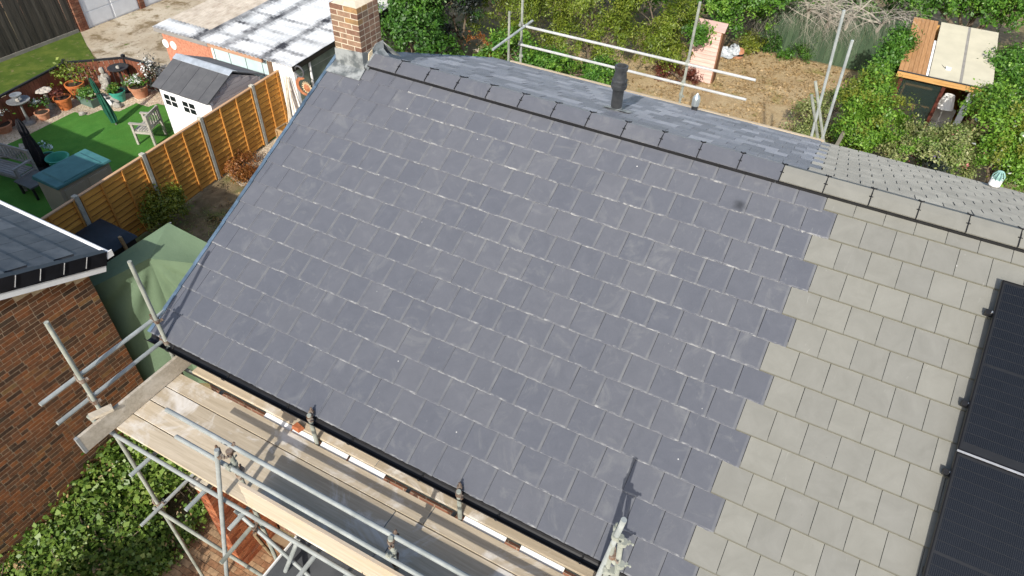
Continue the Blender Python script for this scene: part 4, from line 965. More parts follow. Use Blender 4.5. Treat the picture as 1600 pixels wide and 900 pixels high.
MB().bar((-9.93, BY0-0.13, BZ0-0.03), (-7.9, BY0-0.13, BZ0-0.03), 0.05, 0.09).build('eaves_board', wood_mat('peeling_board', (0.34, 0.16, 0.09), (0.55, 0.36, 0.24), (2, 30, 30), rnd=0), ob)
MB().bar((BX1+0.1, BY0-0.1, BZ0-0.05), (BX1+0.1, BY1, BZ1-0.05), 0.04, 0.12).build('verge_board', BLACKP, ob)
def disc(name, label, cat, u, v, r, m, ym=BY0):
    p = py(u, v, ym-0.012); o = thing(name, label, cat, p)
    P = Vector(p); mb = MB()
    pts = [P+Vector((r*cos(2*pi*k/20), 0.010, r*sin(2*pi*k/20))) for k in range(20)]
    mb.extr(pts, (0, -0.02, 0)); mb.build('plate', m, o); return o, P
o, P = disc('wall_plaque', 'round white plaque on the red brick end wall, nearer the corner', 'plaque', 259, 68, 0.125, WHITE)
o, P = disc('wall_plaque', 'round white plaque on the red brick end wall, nearer the shed ridge', 'plaque', 271, 71, 0.125, WHITE)
p = Vector(py(467.5, 112, BY0-0.03)); o = thing('wall_mirror', 'grey ring ornament on the white end wall', 'ornament', p)
mb = MB(); n = 20; mb.tube([p+Vector((0.15*cos(2*pi*k/n), 0, 0.15*sin(2*pi*k/n))) for k in range(n+1)], 0.022, 8, False); mb.build('ring', mat('pewter', (0.13, 0.13, 0.14), 0.45, metal=0.4), o, True)
p = Vector(py(476, 135, BY0-0.03)); o = thing('wall_ornament', 'rusty moon and sun face ornament on the white end wall', 'ornament', p)
RM = mat('copper_rust', (0.30, 0.10, 0.045), 0.6, 0.3, 20, (0.45, 0.20, 0.10), 0.3)
pts = [p+Vector((-0.03+0.26*cos(a), 0, 0.26*sin(a))) for a in [radians(70+k*220/14) for k in range(15)]]+[p+Vector((0.03+0.22*cos(a), 0, 0.20*sin(a))) for a in [radians(270-k*170/14) for k in range(15)]]
mb = MB(); mb.extr(pts, (0, -0.02, 0)); mb.build('moon', RM, o)
c_ = p+Vector((0.10, -0.005, -0.01)); pts = []
for k in range(32):
    a = 2*pi*k/32; r_ = 0.19 if k % 2 else 0.13; pts.append(c_+Vector((r_*cos(a), 0, r_*sin(a))))
mb = MB(); mb.extr(pts, (0, -0.015, 0)); mb.build('sun_rays', mat('pale_gold', (0.55, 0.42, 0.26), 0.6, 0.3), o)
mb = MB(); mb.blob(c_+Vector((0, -0.02, 0)), (0.11, 0.035, 0.11), 4, 0.03); mb.build('face', RM, o, True)
# bundle of canes by the fence end
bn = thing('timber_bundle', 'bundle of pale canes and battens leaning by the fence end', 'canes', (-6.85, 5.35, 0))
for k in range(9):
    a = Vector((-6.75+R.uniform(-0.15, 0.15), 5.0+R.uniform(-0.1, 0.1), 0.012)); b = Vector((-7.12+R.uniform(-0.08, 0.06), 5.55+R.uniform(-0.05, 0.05), 1.55+R.uniform(-0.25, 0.25)))
    MB().bar(a, b, 0.03, 0.02).build('cane', wood_mat('cane%d' % k, (0.35, 0.30, 0.22), (0.55, 0.50, 0.42), (30, 30, 2)), bn)
hb = thing('wood_crate', 'small open wooden frame beside the canes', 'crate', (-6.55, 4.7, 0))
CRW = wood_mat('crate_wood', (0.30, 0.19, 0.09), (0.42, 0.30, 0.17), (3, 30, 30))
for (a, b) in (((-6.8, 4.5, 0.0), (-6.8, 4.5, 0.7)), ((-6.3, 4.5, 0.0), (-6.3, 4.5, 0.7)), ((-6.8, 4.9, 0), (-6.8, 4.9, 0.7)), ((-6.3, 4.9, 0), (-6.3, 4.9, 0.7)), ((-6.8, 4.5, 0.7), (-6.3, 4.5, 0.7)), ((-6.8, 4.9, 0.7), (-6.3, 4.9, 0.7)), ((-6.8, 4.5, 0.7), (-6.8, 4.9, 0.7)), ((-6.3, 4.5, 0.7), (-6.3, 4.9, 0.7))):
    MB().bar(a, b, 0.035, 0.035).build('bar', CRW, hb)
MB().box(-6.78, -6.32, 4.52, 4.54, 0.05, 0.65).build('side_panel', CRW, hb)
# ================================================================== LEFT GARDEN OBJECTS
RFB = wood_mat('redbrown_board', (0.15, 0.055, 0.032), (0.25, 0.09, 0.05), (20, 20, 2), rnd=0.2)
BLK = mat('black_paint', (0.015, 0.015, 0.017), 0.6)
rf = thing('low_fence', 'low red brown board fence with black rail behind the flower pots', 'fence', (-15, 3, 0))
pl = [P2(-60, 182, 0.9), P2(100, 98, 0.9), P2(193, 90, 0.9), P2(236, 100, 0.9)]
for a, b in zip(pl[:-1], pl[1:]):
    a = Vector((a[0], a[1], 0)); b = Vector((b[0], b[1], 0)); n = int((b-a).length/0.15)
    for k in range(n):
        p0 = along(a, b, (k+0.04)/n); p1 = along(a, b, (k+0.96)/n); up = Vector((0, 0, 0.86+R.uniform(-0.01, 0.01)))
        nrm = (b-a).cross(Vector((0, 0, 1))).normalized()*0.02
        MB().hexa([p0, p1, p1+nrm, p0+nrm, p0+up, p1+up, p1+nrm+up, p0+nrm+up]).build('board', RFB, rf)
    MB().bar(a+Vector((0, 0, 0.90)), b+Vector((0, 0, 0.90)), 0.07, 0.05).build('rail', BLK, rf)
    MB().box(b.x-0.045, b.x+0.045, b.y-0.045, b.y+0.045, 0, 1.0).build('post', BLK, rf)
# dark board fence at the lane
DKF = wood_mat('weathered_board', (0.040, 0.036, 0.030), (0.085, 0.075, 0.060), (20, 20, 1.5), rnd=0.3)
df = thing('board_fence', 'tall dark weathered board fence along the grass verge', 'fence', (-18.5, 3, 0))
bm_ = MB().box(-0.012, 0.012, -0.062, 0.062, 0.12, 2.05).mesh('board', DKF)
for k in range(88):
    Y = 7.0-0.068-k*0.13
    place('board', bm_, Matrix.Translation((-18.5+(0.006 if k % 2 else 0), Y, R.uniform(-0.01, 0.01))) @ Matrix.Rotation(R.gauss(0, 0.006), 4, 'X'), df)
MB().box(-18.54, -18.46, -4.6, 7.0, 0, 0.13).build('gravel_board', mat('grey_plinth', (0.20, 0.19, 0.16), 0.9), df)
MB().box(-18.58, -18.53, -4.6, 7.0, 1.4, 1.5).build('rail', DKF, df)
# garages
gr = thing('garage', 'brick garage block with white panelled doors across the lane', 'garage', (-19.5, 10, 0))
GB = brick_mat('garage_brick', [(0, (0.14, 0.06, 0.04)), (0.6, (0.22, 0.09, 0.055)), (1, (0.28, 0.14, 0.09))])
gx = -18.42
gl = MB().box(-23, gx-0.13, 7.05, 13.4, 0, 2.25).build('wall', BRICKWALL, gr)
for (y0, y1) in ((7.05, 7.38), (9.62, 9.85), (12.1, 12.4)):
    for r_ in range(30):
        n = max(1, round((y1-y0)/0.215)); st = (y1-y0)/n
        for j in range(n): brick('brick', gx-0.1, gx, y0+j*st+0.004, y0+(j+1)*st-0.004, 0.004+r_*0.075, 0.004+r_*0.075+0.066, GB, gl)
GD = patch_mat('white_door_paint', [((0.68, 0.70, 0.72), 3, 0, 0), ((0.18, 0.17, 0.16), 6, 0.70, 0.74)], rough=0.5, bs=0.1, bscale=20)
for (y0, y1) in ((7.4, 9.6), (9.87, 12.08)):
    d_ = MB().box(gx-0.1, gx-0.055, y0, y1, 0.02, 2.1).build('door', GD, gr)
    for k in range(4):
        for j in range(2): MB().box(gx-0.054, gx-0.04, y0+0.05+j*(y1-y0)/2, y0+(j+1)*(y1-y0)/2-0.05, 0.07+k*0.51, 0.54+k*0.51).build('door_panel', GD, d_)
MB().box(-23.1, gx+0.12, 6.98, 13.5, 2.26, 2.36).build('roof', FELT, gr)
# pots, with soil and planting
TP = mat('orange_pot', (0.48, 0.15, 0.045), 0.7, 0.1, 6, bmp=0.1); TEAL = mat('teal_pot', (0.05, 0.30, 0.22), 0.45, 0.1, bmp=0.05); GTR = mat('grey_green_trough', (0.10, 0.16, 0.13), 0.6, 0.1)
OLDT = mat('aged_terracotta', (0.36, 0.15, 0.08), 0.85, 0.2, 8, (0.48, 0.25, 0.15), 0.3); SOIL = mat('soil', (0.035, 0.024, 0.016), 0.95, 0.3, 20)
# ------------------------------------------------------------------ foliage helpers
def leaves(name, par, m, blobs, n, size, seed, up=0.35, clump=0.115, kper=30, aspect=0.55, droop=0.0, inner=0.3, zmin=0.0, hole=1.1):
    g = np.random.default_rng(seed); tot = sum(b[3]*b[4]+b[4]*b[5]+b[3]*b[5] for b in blobs); P = []; N = []
    for (cx, cy, cz, rx, ry, rz) in blobs:
        k = max(40, int(n*(rx*ry+ry*rz+rx*rz)/tot))
        nk = max(5, int(kper*(rx*ry+ry*rz+rx*rz)/1.0)); nk = min(nk, 420)
        d = g.normal(size=(nk, 3)); d /= np.linalg.norm(d, axis=1)[:, None]; d[:, 2] = np.where(d[:, 2] < -0.35, -d[:, 2], d[:, 2])
        rad = g.uniform(inner, 1.0, nk)**0.5
        c = d*rad[:, None]; w_ = g.uniform(0.3, 1.0, nk); idx = g.choice(nk, k, p=w_/w_.sum())
        sg = clump/max(0.35, min(1.0, (rx+ry+rz)/3))
        off = g.normal(size=(k, 3))*min(sg, 0.42)*g.uniform(0.5, 1.2, nk)[idx][:, None]
        q = c[idx]+off
        if droop: q[:, 2] -= droop*np.abs(off[:, 2])
        P.append(q*np.array([rx, ry, rz])+np.array([cx, cy, cz]))
        nn = d[idx]+g.normal(size=(k, 3))*0.7+np.array([0, 0, up]); N.append(nn/np.linalg.norm(nn, axis=1)[:, None])
    P = np.concatenate(P); N = np.concatenate(N); k = len(P); ph = g.uniform(0, 6.28, 6)
    fq = 3.1
    nz_ = np.sin(P[:, 0]*fq+ph[0]+1.3*np.sin(P[:, 2]*2.1+ph[1]))+np.sin(P[:, 1]*fq*0.9+ph[2]+1.2*np.sin(P[:, 0]*2.4+ph[3]))+np.sin(P[:, 2]*fq*1.2+ph[4]+1.1*np.sin(P[:, 1]*2.2+ph[5]))
    keep = (P[:, 2] > zmin+0.02) & (nz_+g.normal(size=k)*0.35 > -hole); P = P[keep]; N = N[keep]; k = len(P)
    a = g.normal(size=(k, 3)); a[:, 2] -= droop*2.0; T = a-N*(a*N).sum(1)[:, None]; T /= np.linalg.norm(T, axis=1)[:, None]+1e-9; B = np.cross(N, T)
    s = size*np.clip(g.lognormal(-0.12, 0.38, k), 0.35, 1.9)[:, None]; w2 = s*aspect*0.5
    V = np.stack([P-T*s*0.5, P+B*w2+N*w2*0.25, P+T*s*0.5-N*s*0.12, P-B*w2+N*w2*0.25], 1).reshape(-1, 3)
    o0 = org(par) if par is not None else Vector((0, 0, 0)); V = V-np.array([o0.x, o0.y, o0.z])
    me = bpy.data.meshes.new(name); me.vertices.add(4*k); me.vertices.foreach_set('co', V.astype(np.float32).ravel())
    me.loops.add(4*k); me.loops.foreach_set('vertex_index', np.arange(4*k, dtype=np.int32)); me.polygons.add(k)
    me.polygons.foreach_set('loop_start', np.arange(0, 4*k, 4, dtype=np.int32)); me.polygons.foreach_set('loop_total', np.full(k, 4, dtype=np.int32))
    me.materials.append(m); me.update(calc_edges=True)
    o = bpy.data.objects.new(name, me); COL.objects.link(o); o.parent = par; return o
BARK = mat('bark', (0.10, 0.075, 0.05), 0.9, 0.3, 12, (0.17, 0.135, 0.10), 0.5, 40)
PALEB = mat('pale_branch', (0.30, 0.27, 0.22), 0.9, 0.2, 12, (0.42, 0.39, 0.33), 0.3, 40)
def limbs(par, basep, targets, r0, m=BARK, seed=0, name='trunk'):
    q = random.Random(seed); mb = MB(); b = Vector(basep)
    zt = min(t[2] for t in targets); fork = b+Vector((0, 0, max(0.15, (zt-b.z)*0.45)))
    mb.tube([b-Vector((0, 0, 0.05)), along(b, fork, 0.5)+Vector((q.uniform(-.05, .05), q.uniform(-.05, .05), 0)), fork], [r0, r0*0.8, r0*0.65], 9)
    for t in targets:
        t = Vector(t); mid = along(fork, t, 0.5)+Vector((q.uniform(-.15, .15), q.uniform(-.15, .15), q.uniform(0, .2)))
        mb.tube([fork, mid, t], [r0*0.5, r0*0.33, r0*0.12], 7)
        for _ in range(3):
            e = mid+Vector((q.uniform(-1, 1), q.uniform(-1, 1), q.uniform(0.1, 0.8)))*((t-mid).length*0.7); mb.tube([mid, along(mid, e, 0.5)+Vector((0, 0, 0.05)), e], [r0*0.22, r0*0.14, r0*0.05], 5)
    return mb.build(name, m, par, True)
LF = {
 'ever': leafmat('leaf_evergreen', [(0.016, 0.046, 0.009), (0.035, 0.098, 0.016), (0.063, 0.161, 0.023), (0.115, 0.230, 0.035)]),
 'dark': leafmat('leaf_dark', [(0.010, 0.018, 0.012), (0.022, 0.034, 0.024), (0.04, 0.05, 0.045), (0.075, 0.075, 0.09)]),
 'yel': leafmat('leaf_yellowgreen', [(0.043, 0.073, 0.007), (0.104, 0.159, 0.014), (0.184, 0.244, 0.026), (0.293, 0.331, 0.054)]),
 'broad': leafmat('leaf_broad', [(0.021, 0.063, 0.009), (0.052, 0.138, 0.016), (0.086, 0.207, 0.023), (0.138, 0.264, 0.040)]),
 'bright': leafmat('leaf_bright', [(0.040, 0.105, 0.011), (0.099, 0.211, 0.021), (0.172, 0.317, 0.037), (0.278, 0.422, 0.066)]),
 'ivy': leafmat('leaf_ivy', [(0.05, 0.09, 0.018), (0.10, 0.18, 0.03), (0.17, 0.26, 0.045), (0.30, 0.31, 0.10)]), 'ivy_old': leafmat('leaf_ivy_old', [(0.054, 0.135, 0.029), (0.123, 0.296, 0.049), (0.210, 0.444, 0.078), (0.419, 0.493, 0.148)]),
 'varieg': leafmat('leaf_variegated', [(0.073, 0.109, 0.026), (0.169, 0.218, 0.061), (0.303, 0.327, 0.133), (0.411, 0.387, 0.206)]),
 'rust': leafmat('leaf_rust', [(0.12, 0.04, 0.012), (0.25, 0.09, 0.025), (0.34, 0.15, 0.04), (0.22, 0.16, 0.06)]),
 'red': leafmat('leaf_red', [(0.06, 0.018, 0.012), (0.13, 0.035, 0.025), (0.20, 0.07, 0.04)]),
 'pink': leafmat('petal_pink', [(0.45, 0.13, 0.14), (0.6, 0.25, 0.22)]), 'white': leafmat('petal_white', [(0.7, 0.72, 0.74), (0.8, 0.8, 0.8)]),
 'gold': leafmat('leaf_gold', [(0.08, 0.12, 0.015), (0.16, 0.20, 0.024), (0.27, 0.28, 0.04)]), 'violet': leafmat('petal_violet', [(0.16, 0.09, 0.36), (0.25, 0.16, 0.5)]),
 'dry': leafmat('dry_litter', [(0.20, 0.13, 0.06), (0.36, 0.25, 0.12), (0.48, 0.36, 0.2)], 0.1),
 'blue': leafmat('petal_blue', [(0.35, 0.5, 0.55), (0.55, 0.7, 0.72)]),
}
def potted(label, u, v, r, h, m, leaf, fr, fz, n, ls, square=False, name='plant_pot', cz=None):
    p = pz(u, v, 0.01); P = Vector(p); o = thing(name, label, 'plant pot', P, None)
    if square:
        MB().hexa([P+Vector(q) for q in ((-r*0.85, -r*0.4, 0), (r*0.85, -r*0.4, 0), (r*0.85, r*0.4, 0), (-r*0.85, r*0.4, 0), (-r, -r*0.5, h), (r, -r*0.5, h), (r, r*0.5, h), (-r, r*0.5, h))]).build('pot', m, o, bevel=0.01)
        MB().box(P.x-r*0.92, P.x+r*0.92, P.y-r*0.44, P.y+r*0.44, P.z+h, P.z+h+0.012).build('soil', SOIL, o)
    else:
        MB().lathe([(r*0.68, 0), (r*0.92, h*0.8), (r, h*0.8), (r*1.04, h), (r*0.9, h), (r*0.86, h*0.85)], P, 20).build('pot', m, o, True)
        MB().lathe([(r*0.87, h*0.86), (r*0.5, h*0.9), (0.01, h*0.92)], P, 16).build('soil', SOIL, o)
    for i, lf in enumerate(leaf if isinstance(leaf, (list, tuple)) else [leaf]):
        leaves('foliage', o, LF[lf], [(P.x, P.y, P.z+h+fz*(0.7+0.35*i), fr*(1-0.2*i), fr*(0.7 if square else 1)*(1-0.2*i), fz*(1-0.35*i))], n//(i+1), ls, int(u*7+v), kper=60)
    return o
o = potted('large orange pot with leggy shrub by the red fence', 124, 150, 0.27, 0.42, TP, 'yel', 0.55, 0.38, 520, 0.075)
limbs(o, o.location+Vector((0, 0, 0.35)), [tuple(o.location+Vector(q)) for q in ((-0.5, 0.0, 0.95), (-0.2, 0.25, 1.1), (0.35, 0.1, 1.0), (0.1, -0.2, 0.9))], 0.025, name='stem')
potted('orange pot with pink and red succulents on the shingle', 104, 169, 0.24, 0.36, TP, ('red', 'pink'), 0.20, 0.14, 300, 0.06)
potted('grey green trough of yellow leaved plants behind the green parasol', 142, 163, 0.34, 0.27, GTR, ('broad', 'gold'), 0.34, 0.20, 500, 0.07, True)
potted('teal pot of yellow flowers on the shingle by the rocks', 188, 157, 0.23, 0.32, TEAL, ('broad', 'gold'), 0.20, 0.12, 380, 0.06)
potted('aged terracotta pot of trailing plants next to the white shed', 221, 150, 0.28, 0.34, OLDT, ('broad', 'white'), 0.30, 0.16, 420, 0.065)
potted('planter of white flowers near the stone bird baths', 70, 185, 0.20, 0.22, OLDT, ('broad', 'white'), 0.24, 0.22, 420, 0.06)
potted('planter of white flowers at the edge of the shingle by the black parasol', 8, 205, 0.26, 0.24, OLDT, ('broad', 'white'), 0.34, 0.26, 480, 0.06)
potted('pale blue flowering pot beside the black parasol', 79, 256, 0.20, 0.26, TEAL, ('ever', 'blue'), 0.22, 0.18, 260, 0.09)
tub = thing('tub', 'empty teal plastic tub next to the storage box', 'tub', pz(97, 262, 0.02)); P = Vector(tub.location)
MB().lathe([(0.20, 0), (0.27, 0.30), (0.29, 0.31), (0.29, 0.33), (0.25, 0.33), (0.19, 0.05), (0.01, 0.04)], P, 22).build('basin', TEAL, tub, True)
# bird baths
STONE = mat('stone', (0.26, 0.24, 0.20), 0.9, 0.2, 10, (0.42, 0.40, 0.36), 0.5, 40); PEW = mat('grey_metal', (0.20, 0.21, 0.21), 0.4, 0.2, 6, (0.36, 0.37, 0.37), metal=0.4)
def birdbath(label, u, v, h, r, m, tier=False, name='bird_bath'):
    P = Vector(pz(u, v, 0.01)); o = thing(name, label, 'bird bath', P)
    MB().lathe([(r*0.62, 0), (r*0.6, 0.05), (0.05, 0.09), (0.035, h*0.5), (0.03, h)], P, 14).build('stand', m, o, True)
    MB().lathe([(0.04, h-0.02), (r*0.7, h+0.02), (r, h+0.08), (r, h+0.1), (r*0.9, h+0.095), (r*0.6, h+0.05), (0.01, h+0.04)], P, 22).build('bowl', m, o, True)
    if tier:
        MB().lathe([(0.02, h), (0.03, h+0.16), (r*0.5, h+0.24), (r*0.52, h+0.27), (r*0.4, h+0.26), (0.01, h+0.23)], P, 18).build('top_bowl', m, o, True)
    mb = MB(); mb.blob(P+Vector((0.05, -0.04, h+0.12)), (0.07, 0.045, 0.05), 5, 0.1); mb.blob(P+Vector((0.11, -0.05, h+0.17)), 0.028, 6, 0.1); mb.build('bird_figure', STONE, o, True)
birdbath('two tier grey bird bath on a thin stand at the red fence', 46, 192, 0.62, 0.30, PEW, True)
birdbath('dark bird bath on a thin leg in front of the fence corner', 198, 142, 0.68, 0.30, mat('dark_metal', (0.045, 0.045, 0.045), 0.45, metal=0.3))
fl = thing('stone_flower', 'pale stone flower ornament on a stem by the red fence', 'ornament', pz(80, 168, 0.01)); P = Vector(fl.location)
MB().lathe([(0.14, 0), (0.12, 0.08), (0.06, 0.14), (0.05, 0.45), (0.08, 0.5)], P, 12).build('stem', STONE, fl, True)
mb = MB()
for k in range(8): a = 2*pi*k/8; mb.blob(P+Vector((0.15*cos(a), 0.15*sin(a), 0.55)), (0.085, 0.085, 0.035), k, 0.1, 8)
mb.blob(P+Vector((0, 0, 0.55)), (0.09, 0.09, 0.05), 3, 0.05); mb.build('petals', mat('pale_stone', (0.48, 0.44, 0.38), 0.85), fl, True)
st = thing('garden_statue', 'seated grey stone figure among the rocks', 'statue', pz(172, 143, 0.01)); P = Vector(st.location)
mb = MB(); mb.blob(P+Vector((0, 0, 0.16)), (0.22, 0.19, 0.19), 1, 0.14, 12); mb.blob(P+Vector((0, 0.02, 0.42)), (0.15, 0.13, 0.2), 2, 0.12, 12); mb.blob(P+Vector((0, 0, 0.69)), (0.085, 0.085, 0.11), 3, 0.06, 10); mb.blob(P+Vector((-0.14, -0.06, 0.38)), (0.06, 0.07, 0.15), 4, 0.1, 8); mb.blob(P+Vector((0.14, -0.06, 0.38)), (0.06, 0.07, 0.15), 5, 0.1, 8); mb.build('figure', STONE, st, True)
for i, (u, v, r_, lab) in enumerate(((160, 152, 0.2, 'grey rock beside the seated stone figure'), (178, 156, 0.22, 'grey rock in front of the seated stone figure'), (183, 165, 0.16, 'pale rock beside the teal pot'), (128, 178, 0.11, 'small round stone between the pots'), (12, 238, 0.3, 'flat grey rock by the bench end'), (42, 232, 0.24, 'grey rock at the lawn edge by the black parasol'))):
    P = Vector(pz(u, v, r_*0.35)); o = thing('rock', lab, 'rock', P-Vector((0, 0, r_*0.35))); mb = MB(); mb.blob(P, (r_, r_*0.8, r_*0.6), i+9, 0.22, 9); mb.build('stone', STONE, o)
wd = thing('dog_ornament', 'small white dog ornament beside the teal pot', 'ornament', pz(172, 166, 0.01)); P = Vector(wd.location)
mb = MB(); mb.blob(P+Vector((0, 0, 0.12)), (0.15, 0.08, 0.09), 3, 0.08); mb.blob(P+Vector((-0.14, 0, 0.23)), (0.07, 0.06, 0.065), 4, 0.08); mb.blob(P+Vector((-0.2, 0, 0.21)), (0.04, 0.03, 0.03), 5, 0.05)
for sx in (-0.09, 0.09):
    for sy in (-0.04, 0.04): mb.tube([P+Vector((sx, sy, 0.1)), P+Vector((sx, sy, 0))], 0.02, 6)
mb.build('figure', WHITE, wd, True)
tw = thing('climbing_rose', 'white flowering climber between fence corner and shed', 'climbing plant', pz(252, 150, 0)); P = Vector(tw.location)
leaves('foliage', tw, LF['dark'], [(P.x, P.y, 0.6, 0.28, 0.2, 0.55)], 700, 0.07, 5, kper=60); leaves('flowers', tw, LF['white'], [(P.x-0.05, P.y-0.1, 0.7, 0.28, 0.2, 0.5)], 220, 0.07, 6, kper=60).__setitem__('kind', 'stuff')
limbs(tw, (P.x, P.y, 0), [(P.x-0.1, P.y, 1.2), (P.x+0.12, P.y, 1.0)], 0.02, name='stem')
# parasols
def parasol(label, u, v, ut, vt, m, r, fac):
    B = Vector(pz(u, v, 0.02)); T = Vector(py(ut, vt, B.y+fac)); o = thing('parasol', label, 'parasol', B)
    MB().tube([B, along(B, T, 0.97)], 0.022, 10).build('pole', PEW, o, True)
    n = 16; mb = MB(); rows = []; q = random.Random(int(u)); d = (T-B).normalized(); s_ = d.orthogonal().normalized(); e_ = d.cross(s_)
    b0 = len(mb.v); prof = [(0.06, 0.3), (0.14, r*0.95), (0.35, r*1.05), (0.55, r*0.8), (0.68, r*0.55), (0.72, r*0.62), (0.88, r*0.55), (0.96, r*0.35), (1.0, 0.03)]
    prof[0] = (0.06, r*0.8)
    for (tt, rr) in prof:
        c = along(B, T, tt)
        for k in range(n):
            a = 2*pi*k/n; w_ = rr*(1.15 if k % 2 else 0.75)*q.uniform(0.9, 1.1); mb.v.append(tuple(c+(s_*cos(a+tt*0.8)+e_*sin(a+tt*0.8))*w_))
    for i in range(len(prof)-1):
        for k in range(n): mb.f.append((i*n+k, i*n+(k+1) % n, (i+1)*n+(k+1) % n, (i+1)*n+k)); mb.m.append(0)
    mb.build('canopy', m, o); 
    MB().tube([along(B, T, 0.69)-d*0.012, along(B, T, 0.69)+d*0.012], r*0.68, 12).build('tie', BLK, o, True)
    return o, B
parasol('closed dark green parasol standing on the lawn', 182, 195, 140, 122, mat('green_canvas', (0.010, 0.085, 0.05), 0.7, 0.3, 8), 0.10, -0.05)
o, B = parasol('closed black parasol behind the storage box', 68, 262, 26, 186, mat('black_canvas', (0.012, 0.012, 0.016), 0.8, 0.3, 8), 0.15, -0.05)
MB().lathe([(0.26, 0), (0.26, 0.05), (0.08, 0.09), (0.05, 0.2)], B, 18).build('base', BLK, o, True)
# chair, bench, table
GW1 = wood_mat('grey_teak', (0.30, 0.28, 0.24), (0.46, 0.43, 0.38), (3, 20, 20))
GW2 = wood_mat('silver_teak', (0.17, 0.17, 0.165), (0.28, 0.28, 0.27), (3, 20, 20))
def seat(name, label, cat, o_, ang, wdt, m):
    o = thing(name, label, cat, o_); A = Matrix.Translation(Vector(o_)) @ Matrix.Rotation(ang, 4, 'Z')
    def bx(nm, x0, x1, y0, y1, z0, z1, rot=None):
        mb = MB().box(x0, x1, y0, y1, z0, z1); mb.v = [tuple(A @ Vector(p)) for p in mb.v]; return mb.build(nm, m, o)
    h = wdt/2
    for sx in (-1, 1):
        bx('leg', sx*h-0.03, sx*h+0.03, -0.27, -0.21, 0, 0.62); bx('leg', sx*h-0.03, sx*h+0.03, 0.22, 0.28, 0, 0.90); bx('arm', sx*h-0.035, sx*h+0.035, -0.30, 0.22, 0.62, 0.655)
        bx('side_rail', sx*h-0.02, sx*h+0.02, -0.21, 0.22, 0.34, 0.40)
    bx('front_rail', -h+0.03, h-0.03, -0.26, -0.225, 0.32, 0.40)
    for k in range(6): bx('seat_slat', -h+0.03, h-0.03, -0.24+k*0.078, -0.18+k*0.078, 0.402, 0.424)
    bx('back_rail', -h+0.03, h-0.03, 0.235, 0.27, 0.82, 0.90); bx('back_rail', -h+0.03, h-0.03, 0.235, 0.27, 0.48, 0.53)
    n = int(wdt/0.11)
    for k in range(n): x = -h+0.03+(wdt-0.06)*(k+0.5)/n; bx('back_slat', x-0.024, x+0.024, 0.243, 0.262, 0.53, 0.82)
    return o
c0 = pz(236, 219, 0.02); seat('garden_armchair', 'pale slatted garden armchair on the lawn by the shed', 'armchair', (float(c0[0]), float(c0[1])+0.05, 0.024), radians(-68), 0.6, GW1)
b0 = pz(14, 292, 0.02); seat('garden_bench', 'silver grey slatted garden bench beside the black parasol', 'bench', (float(b0[0])-0.15, float(b0[1])+0.25, 0.024), radians(8), 1.3, GW2)
tv = thing('side_table', 'low dark garden table between bench and storage box', 'table', pz(52, 306, 0.024)); P = Vector(tv.location)
MB().box(P.x-0.35, P.x+0.3, P.y-0.1, P.y+0.5, 0.36, 0.40).build('table_top', mat('dark_slats', (0.10, 0.105, 0.10), 0.6), tv)
for sx in (-0.31, 0.24):
    for sy in (-0.07, 0.45): MB().box(P.x+sx, P.x+sx+0.05, P.y+sy, P.y+sy+0.05, 0.024, 0.36).build('leg', BLK, tv)
# storage box
SB1 = mat('beige_plastic', (0.30, 0.29, 0.235), 0.6, 0.06, 3, bmp=0.1); SB2 = mat('teal_lid', (0.035, 0.125, 0.13), 0.5, 0.12, 4, (0.055, 0.17, 0.175), bmp=0.1)
q0 = [P2(50, 275, 1.2), P2(85, 293, 1.2), P2(168, 245, 1.2), P2(130, 231, 1.2)]; X0, X1, Y0, Y1 = -9.42, -8.52, -0.55, 0.88
sb = thing('storage_box', 'large beige garden storage box with teal lid behind the fence', 'storage box', ((X0+X1)/2, (Y0+Y1)/2, 0.024))
body_ = MB().box(X0+0.05, X1-0.05, Y0+0.05, Y1-0.05, 0.03, 1.1).build('body', SB1, sb, bevel=0.02)
for k in range(2):
    y0 = Y0+0.14+k*0.62
    MB().box(X1-0.05, X1-0.03, y0, y0+0.52, 0.25, 1.0).build('door_panel', SB1, body_, bevel=0.01)
    MB().box(X1-0.03, X1-0.022, y0+0.06, y0+0.46, 0.72, 0.75).build('rib', SB1, body_)
MB().hexa([(X0, Y0, 1.10), (X1, Y0, 1.10), (X1, Y1, 1.10), (X0, Y1, 1.10), (X0+0.02, Y0+0.02, 1.2), (X1-0.02, Y0+0.02, 1.16), (X1-0.02, Y1-0.02, 1.16), (X0+0.02, Y1-0.02, 1.2)]).build('lid', SB2, sb, bevel=0.015)
MB().hexa([(X0+0.1, Y0+0.2, 1.19), (X1-0.05, Y0+0.2, 1.155), (X1-0.05, Y1-0.2, 1.155), (X0+0.1, Y1-0.2, 1.19), (X0+0.12, Y0+0.24, 1.225), (X1-0.07, Y0+0.24, 1.185), (X1-0.07, Y1-0.24, 1.185), (X0+0.12, Y1-0.24, 1.225)]).build('lid_panel', SB2, sb)
# black store in front of the fence
SBK = mat('dark_blue_lid', (0.022, 0.032, 0.042), 0.45, 0.2, 4, bmp=0.1)
bs = thing('bin_store', 'black bin store with dark blue sloping lid against the orange fence', 'bin store', (-6.3, -1.1, 0))
MB().box(-6.85, -5.8, -1.45, -0.78, 0, 1.0).build('body', BLK, bs)
MB().hexa([(-6.9, -1.5, 1.0), (-5.72, -1.5, 1.0), (-5.72, -0.72, 1.0), (-6.9, -0.72, 1.0), (-6.75, -1.42, 1.16), (-5.9, -1.42, 1.12), (-5.9, -0.8, 1.12), (-6.75, -0.8, 1.16)]).build('lid', SBK, bs, bevel=0.03)
